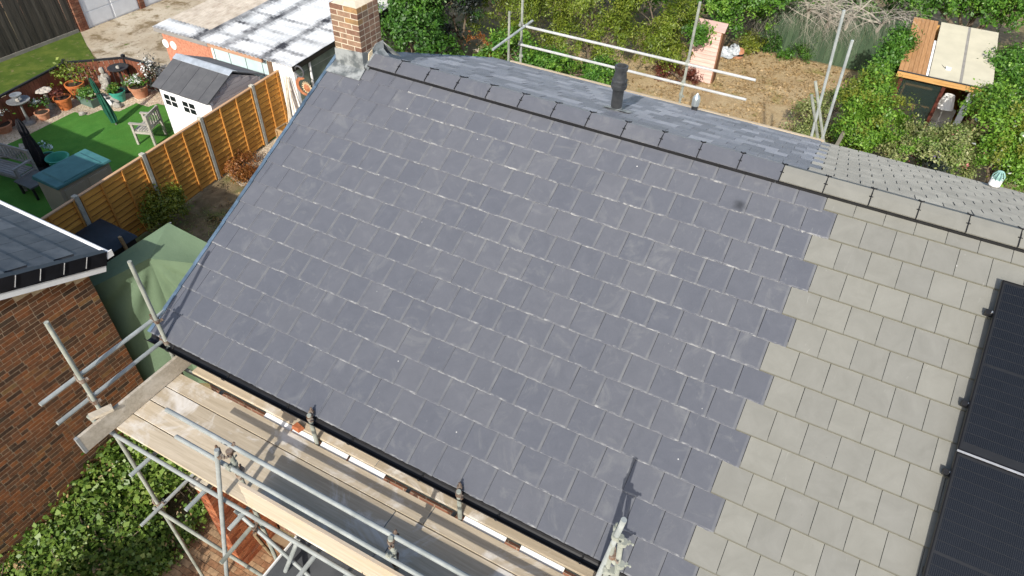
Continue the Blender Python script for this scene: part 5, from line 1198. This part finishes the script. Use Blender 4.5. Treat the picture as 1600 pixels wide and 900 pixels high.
# gazebo
GC = patch_mat('green_canvas_tent', [((0.12, 0.175, 0.108), 0.8, 0, 0), ((0.138, 0.198, 0.124), 1.5, 0.4, 0.7)], rough=0.75, bs=0.2, bscale=5, bdist=0.05)
A = Vector(pz(263, 348, 3.05)); L0 = Vector(pz(112, 446, 2.72)); R0 = Vector(pz(350, 393, 2.72)); LF_ = Vector(pz(118, 462, 2.64)); P1 = Vector(pz(233, 404, 2.86)); RF_ = Vector(pz(345, 416, 2.64))
gz = thing('gazebo', 'green canvas tent between the two houses', 'gazebo', (A.x, A.y, 0))
mb = MB(); n = 12
def facet(a, b, c, d, wr, sag):
    b0 = len(mb.v)
    for r_ in range(n+1):
        for c_ in range(n+1):
            p = along(along(a, b, c_/n), along(d, c, c_/n), r_/n); e = sin(pi*c_/n)*sin(pi*r_/n)
            mb.v.append((p.x, p.y, p.z-sag*e+wr*e*sin(c_*1.9+r_*2.3)))
    for r_ in range(n):
        for c_ in range(n): k = b0+r_*(n+1)+c_; mb.f.append((k, k+1, k+n+2, k+n+1)); mb.m.append(0)
facet(LF_, P1, A, L0, 0.004, 0.03); facet(P1, RF_, R0, A, 0.004, 0.03)
mb.build('canopy', GC, gz, True)
for i, (a, b, front) in enumerate(((LF_, P1, 1), (P1, RF_, 1), (RF_, R0, 0), (R0, A, 0), (A, L0, 0), (L0, LF_, 0))):
    mb = MB(); nw, nh = 40, 30; out = ((b-a).cross(Vector((0, 0, 1)))); out.z = 0; out.normalize(); L_ = (b-a).length
    for r_ in range(nh+1):
        for c_ in range(nw+1):
            t_ = c_/nw; p = along(a, b, t_); h_ = r_/nh; dist = t_*L_ if i == 1 else (1-t_)*L_
            fan = 0.045*sin(11.0*math.atan2(dist+0.05, h_*2.4+0.05)+i)*math.exp(-1.6*h_)*min(1, h_*9)
            low = 0.02*sin(7*t_+4*h_+i)*h_; slope = 0.25*h_*front
            env = min(1, t_*6, (1-t_)*6)
            q_ = p+out*((fan+low)*env+slope); mb.v.append((q_.x, q_.y, p.z*(1-h_)))
    for r_ in range(nh):
        for c_ in range(nw): k = r_*(nw+1)+c_; mb.f.append((k, k+nw+1, k+nw+2, k+1)); mb.m.append(0)
    mb.build('side_curtain', GC, gz, True)
for c_ in (L0, R0, A): MB().tube([(c_.x, c_.y+0.03, 0), (c_.x, c_.y+0.03, c_.z-0.02)], 0.02, 8).build('pole', PEW, gz, True)
P = Vector(pz(196, 385, 0.9)); tp = thing('timber_post', 'brown timber post leaning behind the green gazebo', 'post', (P.x, P.y, 0))
MB().bar((P.x+0.1, P.y+0.0, 0), Vector(pz(187, 370, 1.25)), 0.07, 0.05).build('post', CRW, tp)
P = Vector((-2.2, 0.9, 0))

# ================================================================== REAR SCAFFOLD
YR = 4.95
rs = thing('scaffold', 'galvanised tube guard rails of the rear scaffold beyond the back eaves', 'scaffold', (2.5, YR, 0))
def yz(u, v, Y=YR): return Vector(py(u, v, Y))
def ht(name, u0, v0, u1, v1, m=GALV, Y=YR):
    a, b = yz(u0, v0, Y), yz(u1, v1, Y); zz = (a.z+b.z)/2; tube(name, (a.x, Y, zz), (b.x, Y, zz), rs, m); return a.x, b.x, zz
_, _, r1 = ht('guard_rail', 818, 38, 1180, 128, mat('bright_galv', (0.44, 0.45, 0.44), 0.45, 0.1, metal=0.1)); _, _, r2 = ht('guard_rail', 812, 70, 1166, 155, bpy.data.materials['bright_galv'])
for (u, v, u2, v2, Y) in ((814.6, 60, 815, -14, YR+0.06), (1064, 150, 1086, 2, YR+0.06), (794.5, 90, 793, 18, YR+0.3)):
    a = yz(u, v, Y); tube('standard', (a.x, Y, 0.02), (a.x, Y, hz(u2, v2, a.x, Y)), rs, GALV2)
    if v != 90: coupler((a.x, Y, r1), pi, rs, 1); coupler((a.x, Y, r2), pi, rs, 1); coupler((a.x, Y, H-1.9), 0.4, rs, 1)
a = px(770, 78, 0.40); b = px(832, 32, 0.40); tube('guard_rail', (0.40, a[1], float(a[2]+b[2])/2), (0.40, b[1], float(a[2]+b[2])/2), rs, GALV)
for (u0, v0, u1, v1) in ((1319, 16, 1266, 220), (1332, 63, 1283, 222), (1274, 127, 1287, 222), (1268, 148, 1278, 218)):
    a, b = yz(u0, v0), yz(u1, v1); d_ = b-a; tube('standard', a, a+d_*((a.z-2.6)/(a.z-b.z)), rs, GALV if u0 > 1300 else GALV2)
MB().box(0.2, 6.5, YR-0.1, YR+0.35, H-2.55, H-2.51).build('platform', BOARDG, rs)
for X in (0.5, 2.2, 3.9, 6.0): tube('transom', (X, YR-0.6, H-2.58), (X, YR+0.5, H-2.58), rs, GALV2)

# ================================================================== REAR GARDENS
sheet('dry_lawn', [(-4, 7), (6.72, 7), (7.25, 18.4), (2.6, 18.4), (-4, 16)], 0.012,
      patch_mat('parched_grass', [((0.42, 0.30, 0.16), 5, 0, 0), ((0.52, 0.40, 0.23), 1.2, 0.42, 0.62), ((0.28, 0.25, 0.08), 1.0, 0.57, 0.68), ((0.24, 0.15, 0.075), 6, 0.58, 0.70), ((0.58, 0.48, 0.31), 18, 0.55, 0.7)], bs=0.8, bscale=45, bdist=0.04))
leaves('leaf_litter', None, LF['dry'], [(3.0+i*1.0, 14.5+j*1.0, 0.035, 1.0, 1.0, 0.02) for i in range(-2, 4) for j in range(-1, 4)], 5200, 0.08, 77, up=1.5).__setitem__('kind', 'stuff')
PK = wood_mat('pink_board', (0.50, 0.32, 0.27), (0.66, 0.47, 0.41), (2, 30, 30), rnd=0.06)
a = pz(1077, 125, 0); b = pz(1107, 131, 0); X0, X1, Y0 = 1.52, 2.36, 14.82
ps = thing('tool_shed', 'small pale pink boarded shed on the parched lawn', 'shed', ((X0+X1)/2, Y0+0.35, 0))
MB().box(X0+0.02, X1-0.02, Y0+0.02, Y0+0.4, 0, 1.72).build('wall', PK, ps)
for k in range(13): MB().hexa([(X0, Y0-0.02, 0.028+k*0.132), (X1, Y0-0.02, 0.028+k*0.132), (X1, Y0+0.02, 0.02+k*0.132), (X0, Y0+0.02, 0.02+k*0.132), (X0, Y0+0.018, 0.146+k*0.132), (X1, Y0+0.018, 0.146+k*0.132), (X1, Y0+0.02, 0.148+k*0.132), (X0, Y0+0.02, 0.148+k*0.132)]).build('cladding_board', PK, ps)
MB().box(X1+0.002, X1+0.05, Y0-0.02, Y0+0.42, 0, 1.75).build('door', wood_mat('rust_edge', (0.16, 0.075, 0.04), (0.26, 0.14, 0.08), (20, 20, 2)), ps)
MB().hexa([(X0-0.08, Y0-0.05, 1.74), (X1+0.1, Y0-0.05, 1.74), (X1+0.06, Y0+0.45, 1.84), (X0-0.08, Y0+0.45, 1.84), (X0-0.08, Y0-0.05, 1.77), (X1+0.1, Y0-0.05, 1.77), (X1+0.06, Y0+0.45, 1.87), (X0-0.08, Y0+0.45, 1.87)]).build('roof', PK, ps)
P = Vector(pz(1133, 91, 0)); o = thing('plastic_sack', 'silver grey plastic sacks heaped beside the pink shed', 'sack', P); mb = MB()
mb.blob(P+Vector((0, 0, 0.18)), (0.28, 0.2, 0.2), 4, 0.3, 10); mb.blob(P+Vector((0.2, 0.1, 0.3)), (0.2, 0.2, 0.2), 5, 0.3, 10); mb.build('sack', mat('silver_plastic', (0.30, 0.34, 0.38), 0.3, 0.4, 12, (0.6, 0.63, 0.66)), o)
P = Vector(pz(1151, 90, 0)); o = thing('plant_pot', 'striped tan pot between the sacks and the yellow shrub', 'plant pot', P)
MB().lathe([(0.17, 0), (0.22, 0.14), (0.22, 0.2), (0.2, 0.3), (0.17, 0.3)], P, 16).build('pot', OLDT, o, True); MB().lathe([(0.225, 0.13), (0.225, 0.2)], P, 16).build('stripe', BLK, o, True)
GF = wood_mat('green_fence_paint', (0.035, 0.065, 0.035), (0.07, 0.11, 0.06), (8, 8, 1), rnd=0.05)
gf = thing('green_fence', 'dark green painted fence under the bare branches', 'fence', (5, 18.5, 0))
for k in range(24): x0 = 2.7+k*0.2; MB().box(x0, x0+0.192, 18.55, 18.58, 0, 1.85).build('board', GF, gf)
SF = wood_mat('grey_fence', (0.16, 0.14, 0.10), (0.28, 0.25, 0.19), (20, 2, 20), rnd=0.15)
sf = thing('side_fence', 'weathered grey fence dividing the rear gardens', 'fence', (7, 14, 0))
fa, fb_ = Vector((6.62, 9.2, 0)), Vector((7.35, 19.4, 0)); n = 68
for k in range(n):
    p0, p1 = along(fa, fb_, k/n), along(fa, fb_, (k+0.94)/n); MB().bar(p0+Vector((0, 0, 0.75)), p1+Vector((0, 0, 0.75)), 0.02, 1.5).build('board', SF, sf)
for k in range(5): p0 = along(fa, fb_, k/5); p1 = along(fa, fb_, (k+0.99)/5); MB().bar(p0+Vector((0, 0, 1.53)), p1+Vector((0, 0, 1.53)), 0.09, 0.05).build('rail', SF, sf)
for k in range(6): p0 = along(fa, fb_, k/5); MB().bar(p0+Vector((-0.06, 0, 0)), p0+Vector((-0.06, 0, 1.5)), 0.09, 0.09).build('post', SF, sf)
# summerhouse
hx0, hx1, hy0, hy1, hz0, hz1 = 7.55, 9.78, 14.0, 17.5, 2.05, 2.3
PINE = wood_mat('pine_cladding', (0.42, 0.22, 0.07), (0.58, 0.34, 0.13), (2, 30, 30), rnd=0.08); PINE2 = wood_mat('roof_pine', (0.36, 0.18, 0.07), (0.50, 0.28, 0.13), (30, 2, 30), rnd=0.12)
MAHO = mat('mahogany', (0.09, 0.025, 0.016), 0.5, 0.2, 8); CRM = mat('cream_panel', (0.43, 0.405, 0.31), 0.6, 0.06, 2, bmp=0.05)
sh = thing('summerhouse', 'summerhouse with pine fascia and cream roof panels in rear garden', 'summerhouse', ((hx0+hx1)/2, (hy0+hy1)/2, 0))
wl_ = mat('dark_interior', (0.06, 0.05, 0.045), 0.9)
MB().box(hx0+0.1, hx1-0.1, hy1-0.1, hy1, 0, hz1).build('back_wall', PINE, sh)
MB().box(hx0+0.06, hx0+0.12, hy0+0.1, hy1, 0, hz0).build('side_wall', PINE, sh); MB().box(hx1-0.12, hx1-0.06, hy0+0.1, hy1, 0, hz0).build('side_wall', MAHO, sh)
MB().box(hx0+0.12, hx1-0.12, hy0+0.1, hy1-0.1, 0.0, 0.12).build('floor', PINE, sh)
def zr_(y): return hz0+0.02+(hz1-hz0)*(y-hy0)/(hy1-hy0)
def rp(nm, x0, x1, m, lift=0.0, y0=hy0-0.1, y1=hy1+0.1):
    MB().hexa([(x0, y0, zr_(y0)+lift), (x1, y0, zr_(y0)+lift), (x1, y1, zr_(y1)+lift), (x0, y1, zr_(y1)+lift), (x0, y0, zr_(y0)+0.035+lift), (x1, y0, zr_(y0)+0.035+lift), (x1, y1, zr_(y1)+0.035+lift), (x0, y1, zr_(y1)+0.035+lift)]).build(nm, m, sh)
for k in range(6): rp('roof_board', hx0-0.05+k*0.115, hx0-0.05+k*0.115+0.108, PINE2)
rp('white_strip', hx0+0.645, hx0+0.70, WHITE, 0.004, hy0-0.1, hy0+2.2)
rp('roof_panel', hx0+0.72, hx0+1.47, CRM); rp('roof_panel', hx0+1.54, hx1+0.05, CRM); rp('roof_bar', hx0+1.472, hx0+1.535, mat('grey_bar', (0.22, 0.21, 0.19), 0.7), 0.003)
P = Vector((hx0+1.15, hy0+0.55, zr_(hy0+0.55)+0.036)); MB().box(P.x-0.07, P.x+0.06, P.y-0.07, P.y+0.06, P.z, P.z+0.05).build('junction_box', WHITE, sh)
MB().tube([P, P+Vector((-0.12, 0.08, 0.01)), P+Vector((-0.2, 0.28, 0.01)), P+Vector((-0.08, 0.38, 0.01))], 0.008, 5).build('cable', GREYPIPE, sh)
for k in range(2): MB().box(hx0-0.06, hx1+0.06, hy0-0.135-0.004*k, hy0-0.105, hz0-0.11+k*0.07-0.0, hz0-0.045+k*0.075).build('fascia_board', PINE, sh)
MB().box(hx0-0.06, hx1+0.06, hy0-0.13, hy0-0.09, hz0+0.036, hz0+0.058).build('drip_edge', GREYPIPE, sh)
for x in (hx0+0.06, hx0+1.15, hx1-0.14): MB().box(x, x+0.09, hy0, hy0+0.08, 0, hz0-0.02).build('door_post', MAHO, sh)
MB().box(hx0+0.15, hx0+1.15, hy0+0.01, hy0+0.07, hz0-0.12, hz0-0.02).build('door_head', MAHO, sh)
MB().box(hx0+0.15, hx0+1.15, hy0+0.03, hy0+0.04, 0.15, hz0-0.12).build('glass_door', glass_mat('green_glass', (0.03, 0.05, 0.045), 0.06, 0.45), sh)
MB().bar((hx0+0.25, hy0+0.1, 0.3), (hx0+0.25, hy0+0.1, hz0-0.35), 0.05, 0.05).build('inner_frame', PINE, sh); MB().bar((hx0+0.25, hy0+0.1, hz0-0.35), (hx0+0.95, hy0+0.1, hz0-0.35), 0.05, 0.05).build('inner_frame', PINE, sh)
MB().box(hx1-0.42, hx1-0.26, hy0+0.02, hy0+0.06, 0.1, hz0-0.05).build('white_jamb', WHITE, sh)
lp = thing('standing_lamp', 'white shaded lamp standing in the summerhouse doorway', 'lamp', (hx0+1.45, hy0+0.25, 0.12)); P = Vector((hx0+1.45, hy0+0.28, 0.12))
MB().lathe([(0.14, 0), (0.13, 0.03), (0.02, 0.05), (0.015, 1.2)], P, 14).build('stem', WHITE, lp, True); MB().lathe([(0.24, 1.1), (0.13, 1.45), (0.12, 1.45), (0.23, 1.1)], P, 18).build('lamp_shade', WHITE, lp, True)
wc = thing('white_chair', 'white armchair behind the lamp in the summerhouse', 'armchair', (hx0+1.55, hy0+0.6, 0.12))
MB().box(hx0+1.3, hx0+1.85, hy0+0.4, hy0+0.9, 0.125, 0.5).build('seat', WHITE, wc, bevel=0.05); MB().box(hx0+1.3, hx0+1.85, hy0+0.8, hy0+0.95, 0.5, 0.95).build('backrest', WHITE, wc, bevel=0.05)
bf = thing('brown_fence', 'red brown panel fence beside the summerhouse', 'fence', (11.5, 17.3, 0))
for k in range(22): x0 = hx1+0.25+k*0.16; MB().box(x0, x0+0.152, 17.0, 17.03, 0, 1.7).build('board', RFB, bf)
MB().box(hx1+0.25, hx1+3.8, 16.98, 17.05, 1.7, 1.75).build('cap', CAPW, bf)

# ================================================================== TREES AND SHRUBS
TONE = {'ever': 'broad', 'broad': 'bright', 'bright': 'gold', 'yel': 'gold', 'dark': 'ever', 'varieg': 'bright'}
def plant(name, label, cat, blobs_px, Y, leaf, n, size, seed, group=None, bark=BARK, r0=0.09, trunk=True, **k):
    bl = []
    for (u, v, dy, r, sq) in blobs_px:
        p = py(u, v, Y+dy); bl.append((float(p[0]), float(p[1]), max(float(p[2]), r*sq*0.55), r, r, r*sq))
    gx_ = sum(b[0] for b in bl)/len(bl); gy_ = sum(b[1] for b in bl)/len(bl); o = thing(name, label, cat, (gx_, gy_, 0), group)
    if trunk: limbs(o, (gx_, gy_, 0), [(b[0], b[1], b[2]+b[5]*0.3) for b in bl], r0, bark, seed)
    n = int(n*1.35); leaves('crown', o, LF[leaf], bl, n, size, seed, **k)
    if n > 8000: leaves('young_leaves', o, LF[TONE[leaf]], [(b[0], b[1], b[2]+b[5]*0.08, b[3]*1.04, b[4]*1.04, b[5]*1.04) for b in bl], n//5, size*0.8, seed+500, kper=9, clump=0.08, inner=0.7)
    return o, bl
plant('evergreen_tree', 'glossy dark evergreen tree just beyond the chimney', 'tree', ((620, 15, 0, 1.15, 1.1), (650, 50, -0.3, 1.0, 1.0), (600, 60, -0.2, 0.9, 1.0), (690, 90, -0.4, 0.7, 0.8), (660, -40, 0.5, 1.4, 1.1)), 10.5, 'ever', 25500, 0.104, 1)
plant('purple_tree', 'dark purple grey leaved tree beside the evergreen', 'tree', ((715, 10, 0, 0.9, 1.0), (700, 55, -0.2, 0.55, 1.0), (740, -30, 0.6, 1.2, 1)), 11.8, 'dark', 11050, 0.088, 2)
plant('dead_shrub', 'brown dying shrub beneath the purple tree', 'shrub', ((748, 80, 0, 0.45, 1.1),), 11.0, 'rust', 1105, 0.064, 3, bark=PALEB, r0=0.05)
plant('laurel_hedge', 'bright green laurel bush behind the rear guard rails', 'shrub', ((800, 85, 0, 0.75, 0.9), (855, 110, 0.0, 0.8, 0.8), (930, 125, 0.2, 0.75, 0.8), (770, 95, -0.3, 0.5, 0.8)), 11.0, 'broad', 16150, 0.088, 4)
plant('conifer', 'yellow green drooping conifer behind the laurel bush', 'tree', ((765, 20, 0, 0.9, 1.2), (830, 25, 0.3, 1.3, 1.2), (800, 60, -0.4, 0.6, 1.0)), 13.2, 'yel', 20400, 0.080, 5, aspect=0.35, droop=0.5, hole=0.55, kper=18)
plant('conifer', 'tall yellow green conifer with the black vent pipe in front', 'tree', ((920, 20, 0.2, 1.35, 1.2), (890, 75, -0.5, 0.9, 1.1), (960, 70, -0.3, 0.9, 1.1), (930, -40, 1, 1.6, 1)), 14.0, 'yel', 23800, 0.080, 6, aspect=0.35, droop=0.5, hole=0.55, kper=18)
plant('conifer', 'yellow green conifer leaning over the pink shed', 'tree', ((1010, 20, 0.2, 1.2, 1.2), (1030, 75, -0.5, 0.85, 1.2), (1060, 40, 0, 0.8, 1.0), (1055, 85, -0.6, 0.5, 0.9)), 15.0, 'yel', 22100, 0.080, 7, aspect=0.35, droop=0.5, hole=0.55, kper=18)
plant('red_shrub', 'low red leaved shrub between conifer and pink shed', 'shrub', ((1040, 115, 0, 0.4, 0.9), (1070, 125, -0.2, 0.35, 0.7), (1085, 118, -0.5, 0.25, 0.8)), 14.6, 'red', 2210, 0.056, 8)
plant('broadleaf_tree', 'fresh green broadleaf tree above the pink shed', 'tree', ((1110, 20, 0, 1.0, 1.0), (1160, 15, 0.5, 1.1, 1.0), (1092, 52, -1.5, 0.5, 0.6), (1190, -20, 0.8, 1.3, 1)), 16.3, 'broad', 25500, 0.088, 9)
plant('yellow_shrub', 'small yellow green shrub by the end of the green fence', 'shrub', ((1172, 72, 0, 0.42, 1.0),), 18.0, 'gold', 1870, 0.064, 10)
plant('climber', 'dark ivy clump climbing the green fence', 'shrub', ((1203, 85, 0, 0.28, 1.8),), 18.4, 'ever', 850, 0.072, 11, r0=0.03)
plant('rose_bush', 'small rose bush at the foot of the green fence', 'shrub', ((1245, 100, 0, 0.4, 1.0), (1222, 100, 0, 0.25, 0.9)), 18.1, 'broad', 1360, 0.064, 12, r0=0.03)
plant('olive_shrub', 'olive shrub growing against the grey side fence behind the loose tubes', 'shrub', ((1255, 185, 0, 0.5, 1.1), (1300, 165, 0.6, 0.5, 1.0), (1270, 215, -0.5, 0.5, 1.0)), 12.2, 'varieg', 5440, 0.064, 13)
plant('privet_bush', 'bright green privet bush along the grey side fence', 'shrub', ((1345, 165, 0, 0.6, 1.0), (1368, 138, 0.6, 0.48, 1.0), (1350, 205, -0.6, 0.62, 1.0), (1385, 190, -0.2, 0.6, 1.0), (1330, 225, -0.8, 0.4, 1.0)), 11.6, 'bright', 23800, 0.068, 14)
plant('privet_bush', 'green bush filling the gap between side fence and summerhouse', 'shrub', ((1400, 75, 0, 0.4, 1.4), (1385, 100, -0.6, 0.4, 1.2)), 15.2, 'broad', 4420, 0.072, 15)
o, bl = plant('flowering_shrub', 'pale variegated shrub with pink flowers in front of summerhouse doors', 'shrub', ((1430, 225, 0, 0.55, 0.9), (1480, 230, 0, 0.55, 0.9), (1450, 250, -0.7, 0.6, 0.9), (1510, 225, 0.2, 0.45, 0.9), (1495, 260, -0.6, 0.5, 0.9), (1410, 240, -0.6, 0.45, 0.9)), 11.2, 'varieg', 20400, 0.060, 16)
leaves('flowers', o, LF['pink'], bl, 330, 0.06, 17).__setitem__('kind', 'stuff'); leaves('violet_flowers', o, LF['violet'], [(b[0]+0.05, b[1]-0.3, b[2]+0.3, 0.12, 0.12, 0.1) for b in bl[2:3]], 60, 0.06, 18).__setitem__('kind', 'stuff')
plant('grass_clump', 'blue green strappy leaved clump at the back eaves of the grey roof', 'plant', ((1455, 262, -0.2, 0.35, 0.6),), 10.4, 'dark', 850, 0.176, 19, aspect=0.12, trunk=False)
o, bl = plant('rambling_rose', 'bright green rambling rose with white blooms right of flowering shrub', 'shrub', ((1565, 190, 0, 0.6, 1.0), (1590, 230, -0.3, 0.6, 1.0), (1555, 250, -0.6, 0.55, 1.0), (1545, 165, 0.6, 0.5, 1.0), (1610, 270, -0.6, 0.6, 1), (1640, 210, 0, 0.8, 1)), 11.6, 'bright', 25500, 0.068, 20)
leaves('flowers', o, LF['white'], bl[:4], 60, 0.08, 21).__setitem__('kind', 'stuff')
plant('hedge_shrub', 'mixed green shrub below the red brown fence', 'shrub', ((1580, 110, 0, 0.7, 0.9), (1610, 140, -0.4, 0.6, 0.9), (1570, 135, -0.6, 0.45, 0.9)), 15.8, 'broad', 10200, 0.072, 22)
plant('dark_tree', 'deep green tree overhanging the summerhouse roof', 'tree', ((1470, 0, 0, 1.3, 0.8), (1530, 10, 0.2, 1.2, 0.8), (1590, 15, 0.2, 1.1, 0.8), (1420, -20, 0.4, 1.0, 0.8), (1560, -40, 1, 1.8, 1), (1650, 0, 0, 1.6, 1)), 20.0, 'broad', 28900, 0.104, 23, r0=0.14)
plant('backdrop_tree', 'dense green tree behind the bare branches', 'tree', ((1230, 5, 0, 1.3, 0.9), (1300, -10, 0.3, 1.4, 0.9), (1370, -10, 0.4, 1.4, 0.9), (1180, -20, 0.5, 1.5, 1)), 21.3, 'ever', 22100, 0.104, 24, r0=0.14)
plant('backdrop_tree', 'tall green tree behind the conifers', 'tree', ((860, -40, 0, 2.0, 1.0), (1000, -40, 0.2, 2.0, 1.0), (1090, -30, 0.4, 1.6, 1.0), (760, -40, 0.2, 1.8, 1)), 18.5, 'broad', 22100, 0.120, 25, r0=0.16)
# bare branching tree
bt = thing('bare_tree', 'leafless tree with tangled pale branches over the green fence', 'tree', (5.2, 19.2, 0)); q = random.Random(12); mb = MB()
def grow(p, d, r_, L, lev):
    pts = [p]; rr = [r_]; n = 4
    for i in range(n):
        d = (d+Vector((q.uniform(-.28, .28), q.uniform(-.28, .28), q.uniform(-.25, .18)-(0.10 if lev > 1 else 0)))).normalized(); p = p+d*(L/n); pts.append(p); rr.append(r_*(1-0.2*(i+1)))
    mb.tube(pts, rr, 6 if lev < 2 else 4, lev > 2)
    if lev < 4:
        for _ in range(5 if lev < 3 else 4):
            k = q.randint(1, n); dd = (d+Vector((q.uniform(-1, 1), q.uniform(-1.0, 0.6), q.uniform(-0.6, 0.6)))).normalized(); grow(pts[k], dd, rr[k]*0.62, L*q.uniform(0.5, 0.8), lev+1)
for (x, y, dx, dy, dz) in ((4.6, 18.9, -0.25, -0.45, 1), (5.6, 18.9, 0.1, -0.55, 1), (6.4, 18.9, 0.3, -0.45, 1), (3.6, 18.9, -0.2, -0.4, 1), (5.1, 18.9, 0.0, -0.6, 1)):
    pts = [Vector((x, y, 0)), Vector((x+dx*0.5, y+dy*0.3, 1.0)), Vector((x+dx, y+dy, 1.7))]; mb.tube(pts, [0.08, 0.065, 0.05], 8)
    for _ in range(5): grow(pts[2], Vector((q.uniform(-0.9, 0.9), q.uniform(-0.9, 0.1), q.uniform(-0.15, 0.7))).normalized(), 0.026, q.uniform(1.2, 1.9), 1)
mb.build('branches', PALEB, bt)
# hedge by the neighbour's wall
hd = thing('ivy_hedge', 'leafy ivy covered hedge along the brown brick wall', 'hedge', (-2.0, -5.3, ZF)); bl = []
for (y_, z_) in ((-8.0, -0.62), (-7.4, -0.58), (-6.8, -0.52), (-6.2, -0.42), (-5.6, -0.28), (-5.0, -0.16), (-4.4, -0.02), (-3.8, 0.10)):
    bl += [(-2.40, y_, z_-0.15, 0.34, 0.42, 0.36), (-2.0, y_-0.1, z_-0.22, 0.38, 0.42, 0.36), (-1.65, y_+0.1, z_-0.42, 0.36, 0.4, 0.36), (-2.1, y_, ZF+0.3, 0.55, 0.4, 0.32)]
    if y_ < -4.9: bl += [(-1.3, y_, ZF+0.28, 0.36, 0.42, 0.34)]
bl += [(-1.0, y_, ZF+0.15, 0.35, 0.4, 0.2) for y_ in (-6.6, -6.0, -5.4, -4.8, -4.3)]
leaves('foliage', hd, LF['ivy'], bl, 52000, 0.075, 31, up=0.6, aspect=0.8, kper=60, clump=0.11, zmin=ZF); leaves('dead_leaves', hd, LF['dry'], bl, 3000, 0.06, 32, kper=14, zmin=ZF)
mb = MB(); q = random.Random(5)
for k in range(70):
    y_ = q.uniform(-8, -3.8); x_ = q.uniform(-2.6, -1.3); mb.tube([(x_, y_, ZF), (x_+q.uniform(-.1, .1), y_+q.uniform(-.2, .2), ZF+0.4), (x_+q.uniform(-.2, .2), y_+q.uniform(-.3, .3), ZF+0.75)], [0.015, 0.01, 0.005], 5)
mb.build('stems', BARK, hd)
sb_ = thing('added_shade_bush', 'dense unseen bush added in front of the scaffold to shade the path', 'shrub', (-0.5, -7.6, ZF))  # out of view, added only to throw shade on the path and hedge
limbs(sb_, (-0.5, -7.6, ZF), [(-0.9, -7.6, 0.9), (-0.3, -7.7, 1.0), (-0.6, -7.5, 1.1)], 0.06)
leaves('crown', sb_, LF['ever'], [(-0.95, -7.4, 0.0, 0.6, 0.6, 0.85), (-0.35, -7.5, 0.3, 0.6, 0.6, 0.9), (-0.7, -7.5, 0.9, 0.55, 0.5, 0.5)], 9000, 0.1, 33, zmin=ZF)
# low planting between the houses
plant('euphorbia', 'yellow green shrub in front of the orange fence', 'shrub', ((258, 325, 0, 0.42, 1.1), (240, 345, -0.3, 0.35, 0.9), (275, 318, 0.2, 0.25, 1.2)), 0.62, 'gold', 4420, 0.056, 41, r0=0.03)
plant('heather', 'rusty orange heather clump on the soil by the shingle', 'shrub', ((378, 285, 0, 0.5, 0.5), (395, 295, -0.3, 0.4, 0.5)), 3.3, 'rust', 5440, 0.048, 42, trunk=False)
g_ = leaves('ground_cover', None, LF['dry'], [(-5.2, 1.3+0.6*i, 0.04, 0.9, 0.5, 0.05) for i in range(4)], 2600, 0.07, 43, up=1.0); g_['kind'] = 'stuff'
g_ = leaves('dry_grass', None, LF['varieg'], [(-5.6+0.2*i, 0.6+0.7*i, 0.06, 1.0, 0.6, 0.08) for i in range(4)], 3500, 0.08, 45, up=0.2, aspect=0.15, hole=0.6); g_['kind'] = 'stuff'
g_ = leaves('weeds', None, LF['bright'], [(1.5, -4.1, ZF+0.12, 0.35, 0.3, 0.08), (1.2, -4.5, ZF+0.12, 0.3, 0.4, 0.08)], 700, 0.05, 44, up=0.8, zmin=ZF); g_['kind'] = 'stuff'
